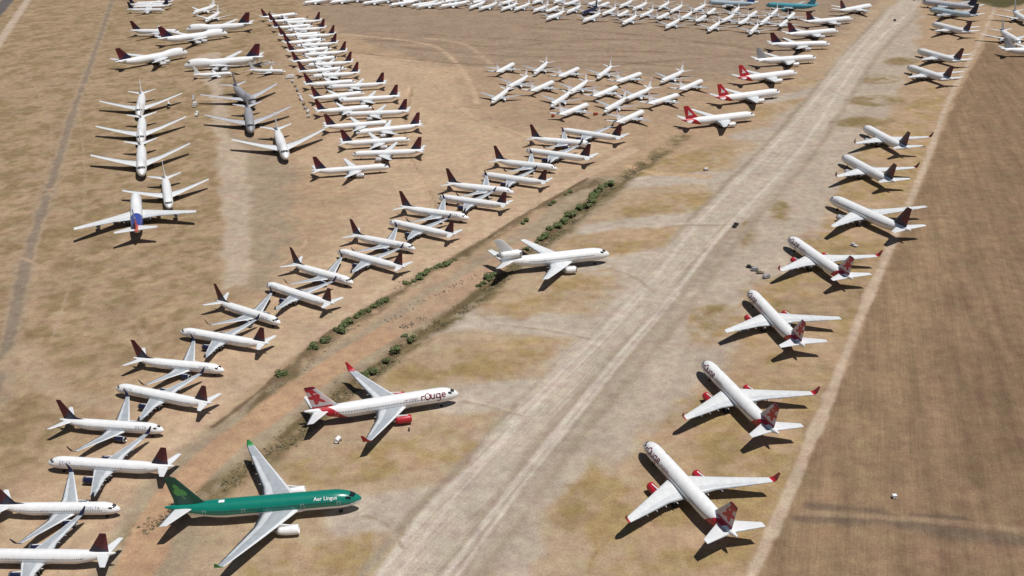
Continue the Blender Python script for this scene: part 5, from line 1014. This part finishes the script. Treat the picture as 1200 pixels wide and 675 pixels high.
# rubble
b = MB()
for ln_ in SPOTS['rocks']:
    for x, y in along(ln_, 120, 1.3, rr):
        s_ = rr.choice((.12, .16, .2, .25, .4)); P = []
        for dx, dy, dz in ((-1, -1, -.6), (1, -1, -.6), (1, 1, -.6), (-1, 1, -.6), (-.6, -.6, .8), (.6, -.7, .7), (.7, .6, .6), (-.6, .7, .9)):
            P.append((x + dx * s_ * rr.uniform(.6, 1.2), y + dy * s_ * rr.uniform(.6, 1.2), .1 + dz * s_ * rr.uniform(.6, 1.2)))
        b.add(P, [(3, 2, 1, 0), (4, 5, 6, 7), (0, 1, 5, 4), (1, 2, 6, 5), (2, 3, 7, 6), (3, 0, 4, 7)], 0, False)
tag(link('rock_rubble', b.mesh('rock_rubble', [paint('rock', (.27, .21, .155), .9, dirt=.45)])), 'scattered pale rock rubble along the ditch banks', 'rubble', kind='stuff')

# ------------------------------------------------------------------ vehicles and ground equipment
def body_loft(b, secs, mat):
    """secs: (x, half width, z0, z1)"""
    rows = [[(x, -w, z0), (x, w, z0), (x, w * .96, z1), (x, -w * .96, z1)] for x, w, z0, z1 in secs]
    b.grid(rows, mat, True, smooth=False, flip=False); b.cap(rows[0], mat, True); b.cap(rows[-1], mat)
def truck(name, spot, h, colour, label, cat, style='pickup', group=None):
    o = empty(name, (spot[0], spot[1], 0), math.radians(h)); tag(o, label, cat, group)
    b = MB()
    if style == 'pickup':
        body_loft(b, [(-2.7, .92, .45, 1.05), (-2.6, .96, .4, 1.1), (-.6, .97, .4, 1.1), (1.2, .97, .4, 1.12), (2.4, .94, .4, 1.05), (2.75, .86, .45, .85)], 0)
        c = MB(); body_loft(c, [(-.75, .88, 1.08, 1.1), (-.55, .84, 1.08, 1.78), (.55, .82, 1.08, 1.8), (1.25, .86, 1.08, 1.12)], 0)
        link('cab', c.mesh('cab', [colour]), o)
        g = MB()
        for sd_ in (-1, 1): g.add([(-.45, sd_ * .885, 1.2), (.95, sd_ * .885, 1.2), (.55, sd_ * .845, 1.7), (-.45, sd_ * .86, 1.7)], [(0, 1, 2, 3)], 0, False)
        g.add([(1.24, -.78, 1.2), (1.24, .78, 1.2), (.66, .74, 1.76), (.66, -.74, 1.76)], [(0, 1, 2, 3)], 0, False)
        link('window', g.mesh('window', [GLASS]), o); ax = (-1.7, 1.7)
        bd = MB(); bd.box((-1.7, 0, 1.112), (1.75, 1.55, .02)); link('bed_floor', bd.mesh('bed_floor', [DARK]), o)
    elif style == 'box':
        b.box((-1.0, 0, 1.9), (5.4, 2.4, 2.4)); b.box((0, 0, .65), (7.4, .9, .25))
        c = MB(); body_loft(c, [(1.9, 1.1, .6, 2.4), (2.9, 1.1, .6, 2.4), (3.6, 1.08, .6, 1.7), (3.9, 1.0, .6, 1.2)], 0); link('cab', c.mesh('cab', [colour]), o)
        g = MB(); g.add([(3.0, -.95, 2.3), (3.0, .95, 2.3), (3.63, .95, 1.72), (3.63, -.95, 1.72)], [(0, 1, 2, 3)], 0, False); link('window', g.mesh('window', [GLASS]), o); ax = (-2.4, 2.7)
    elif style == 'tanker':
        b.tube((-3.6, 0, 1.9), (1.4, 0, 1.9), 1.05, n=14); b.box((-.4, 0, .75), (7.4, .9, .25))
        c = MB(); body_loft(c, [(1.8, 1.1, .6, 2.3), (2.8, 1.1, .6, 2.3), (3.4, 1.08, .6, 1.6)], 0); link('cab', c.mesh('cab', [colour]), o); ax = (-2.6, -1.2, 2.6)
    link('body', b.mesh('body', [colour]), o)
    for x in ax:
        for sd_ in (-1, 1):
            w = MB(); r_ = .38 if style == 'pickup' else .48; y = sd_ * (.88 if style == 'pickup' else .98)
            w.tube((x, y - .13, r_), (x, y + .13, r_), r_, n=12); link('wheel', w.mesh('wheel', [RUBBER]), o)
    return o
def cart(name, spot, h, colour, label, cat='cart', kind_='flat', group=None):
    o = empty(name, (spot[0], spot[1], 0), math.radians(h)); tag(o, label, cat, group)
    b = MB()
    if kind_ == 'flat':
        b.box((0, 0, .62), (3.4, 1.7, .16)); b.box((.6, 0, 1.05), (1.5, 1.3, .7)); b.tube((1.7, 0, .55), (3.0, 0, .3), .06, n=6)
    elif kind_ == 'gpu':
        body_loft(b, [(-1.6, .8, .5, 1.5), (-1.5, .85, .45, 1.75), (1.0, .85, .45, 1.75), (1.5, .8, .5, 1.3)], 0); b.tube((1.5, 0, .55), (2.8, 0, .35), .06, n=6); b.tube((-.9, .3, 1.7), (-.9, .3, 2.1), .1, n=8)
    elif kind_ == 'tank':
        b.tube((-1.1, 0, 1.15), (1.1, 0, 1.15), .75, n=14); b.box((0, 0, .5), (2.6, 1.0, .15)); b.tube((1.2, 0, .5), (2.4, 0, .3), .06, n=6)
    elif kind_ == 'stairs':
        b.add([(-2.5, -.7, .5), (-2.5, .7, .5), (2.0, .7, 3.2), (2.0, -.7, 3.2), (-2.5, -.7, .35), (-2.5, .7, .35), (2.0, .7, 3.0), (2.0, -.7, 3.0)], [(0, 1, 2, 3), (7, 6, 5, 4), (0, 3, 7, 4), (1, 5, 6, 2), (0, 4, 5, 1), (3, 2, 6, 7)], 0, False)
        b.box((2.6, 0, 3.1), (1.3, 1.5, .15)); b.box((0, 0, .55), (5.0, 1.4, .2))
        for sd_ in (-.65, .65): b.tube((3.0, sd_, .5), (3.0, sd_, 4.1), .06, n=6); b.tube((-2.4, sd_, 1.4), (2.1, sd_, 4.1), .05, n=6)
    elif kind_ == 'engine':
        b.rev([(-2.0, .75), (-1.9, .95), (-.8, 1.0), (.6, .9), (1.6, .62), (2.4, .3)], (0, 0, 1.5), 14, 0); b.box((0, 0, .45), (4.2, 1.6, .18)); b.box((-.8, 0, .9), (.2, 1.7, .8)); b.box((1.0, 0, .85), (.2, 1.3, .7))
    elif kind_ == 'crate':
        b.box((0, 0, .75), (2.6, 1.9, 1.3)); b.box((0, 0, 1.44), (2.75, 2.05, .1)); b.box((0, .8, .06), (2.6, .2, .12)); b.box((0, -.8, .06), (2.6, .2, .12))
    link('body', b.mesh('body', [colour]), o)
    if kind_ != 'crate':
        for x in (-1.0, 1.0):
            for sd_ in (-1, 1):
                w = MB(); w.tube((x, sd_ * .78 - .09, .27), (x, sd_ * .78 + .09, .27), .27, n=10); link('wheel', w.mesh('wheel', [RUBBER]), o)
    return o
S_ = SPOTS
truck('pickup_truck', S_['van'], TAXI_DIR, DARK, 'dark pickup truck driving on the taxiway', 'truck')
truck('pickup_truck', S_['farvan'], TAXI_DIR, DARK, 'tiny dark vehicle at the far end of the taxiway', 'truck')
cart('tank_cart', S_['whitecart'], 20, DIRTYW, 'small white tank cart on gravel left of the taxiway', 'cart', 'tank')
cart('tank_cart', S_['whitetank'], 70, WHITE, 'small white tank cart behind the wing of the red-engined airliner', 'cart', 'tank')
o = empty('marker', (*S_['marker'], 0)); tag(o, 'small white marker box standing in the brown field', 'marker')
b = MB(); b.box((0, 0, .75), (1.1, 1.0, .9)); b.box((0, 0, 1.24), (1.25, 1.15, .08)); link('cabinet', b.mesh('cabinet', [LETTER_WHITE]), o)
b = MB(); b.tube((-.4, 0, 0), (-.4, 0, .4), .08, n=8); b.tube((.4, 0, 0), (.4, 0, .4), .08, n=8); link('leg', b.mesh('leg', [STRUT]), o)
cart('tow_cart', S_['tow'], 130, LGREY, 'grey tow cart beside the largest airliner of the right-hand row', 'cart', 'flat')
for k, (sp_, kd, cl_, lb) in enumerate(((S_['cart1'], 'flat', DARK, 'dark flat cart, left end of equipment line by right-hand row'), (S_['cart2'], 'gpu', GREY, 'grey ground power unit, second from left in short equipment line'), (S_['cart3'], 'flat', TAN, 'khaki flat cart, third from left in short equipment line'), (S_['cart4'], 'gpu', GREY, 'grey ground power unit, right end of short equipment line'))):
    cart('ground_power_unit' if kd == 'gpu' else 'flat_cart', sp_, 150 + 17 * k, cl_, lb, 'cart', kd, 'equipment line beside the right-hand row')
cart('tow_tractor', S_['redcart1'], 30, CARTRED, 'red tow cart among regional jets, right one of two', 'cart', 'gpu')
cart('tow_tractor', S_['redcart2'], 70, CARTRED, 'dark red tow cart among regional jets, left one of two', 'cart', 'gpu')
o = empty('fire_extinguisher', (*S_['cone'], 0)); tag(o, 'small dark wheeled extinguisher beside the red engine', 'extinguisher')
b = MB(); b.tube((0, 0, .35), (0, 0, 1.25), .28, n=12); b.tube((0, 0, 1.25), (0, 0, 1.45), .12, .08, n=8); link('tank', b.mesh('tank', [DARK]), o)
for sd_ in (-1, 1):
    w = MB(); w.tube((0, sd_ * .33 - .05, .3), (0, sd_ * .33 + .05, .3), .3, n=12); link('wheel', w.mesh('wheel', [RUBBER]), o)
cart('boarding_stairs', S_['truck1'], 95, GREY, 'grey boarding stairs behind white truck between the jumbo jet files', 'stairs', 'stairs')
truck('box_truck', S_['truck2'], 275, DIRTYW, 'white box truck parked between the jumbo jet files', 'truck', 'box')
truck('tank_truck', S_['truck3'], 280, DIRTYW, 'pale tank truck, front of the short vehicle line between jumbo jets', 'truck', 'tanker')
truck('box_truck', S_['boxw'], 200, WHITE, 'white box truck at the head of the equipment line', 'truck', 'box')
for k, sp_ in enumerate(S_['line']):
    kd = ('engine', 'crate', 'engine', 'crate', 'stairs', 'engine', 'crate', 'engine', 'gpu')[k]
    cart({'engine': 'engine_stand', 'crate': 'crate', 'stairs': 'boarding_stairs', 'gpu': 'ground_power_unit'}[kd], (sp_[0] + rng.uniform(-.5, .5), sp_[1]), 100 + rng.uniform(-25, 25), (LGREY, TAN, GREY, DIRTYW)[k % 4],
         '%s %s, %s in the equipment line beside the long column' % ({0: 'pale', 1: 'khaki', 2: 'grey', 3: 'dusty white'}[k % 4], {'engine': 'engine on a stand', 'crate': 'crate', 'stairs': 'boarding stairs', 'gpu': 'ground power unit'}[kd], ('first', 'second', 'third', 'fourth', 'fifth', 'sixth', 'seventh', 'eighth', 'last')[k]), {'engine': 'engine stand', 'crate': 'crate', 'stairs': 'stairs', 'gpu': 'cart'}[kd], kd, 'equipment line beside the long column')
# scrap heap of panels
b = MB()
for k in range(260):
    x = S_['scrap'][0] + rr.gauss(0, 9); y = S_['scrap'][1] + rr.gauss(0, 5)
    b.box((x, y, rr.uniform(.15, .5)), (rr.uniform(.5, 2.4), rr.uniform(.3, 1.2), rr.uniform(.05, .5)), rr.randrange(3), rr.uniform(0, 3), rr.uniform(-.3, .3))
tag(link('scrap_heap', b.mesh('scrap_heap', [LGREY, DIRTYW, TAN])), 'loose heap of pale scrap panels beside the maroon jumbo fin', 'scrap', kind='stuff')
# far shrubs at the top right corner
far = MB()
for k in range(5000):
    x = rr.uniform(440, 800); y = 1085 + rr.uniform(0, 260) - (x - 440) * .12; s_ = rr.uniform(1.2, 2.6)
    for q in range(5):
        a = rr.uniform(0, 6.3); p = (x + rr.gauss(0, s_ * .5), y + rr.gauss(0, s_ * .5), rr.uniform(.2, s_))
        far.add([(p[0] - .6, p[1], p[2] - .5), (p[0] + .6, p[1] + .3, p[2] - .4), (p[0] + .4 * math.cos(a), p[1] + .5, p[2] + .7)], [(0, 1, 2)], 0, False)
tag(link('far_scrub', far.mesh('far_scrub', [leaf_mat('dark_scrub_leaves', (.022, .034, .012), (.055, .070, .025))])), 'dark green scrub beyond the far end of the right-hand row', 'scrub', kind='stuff')
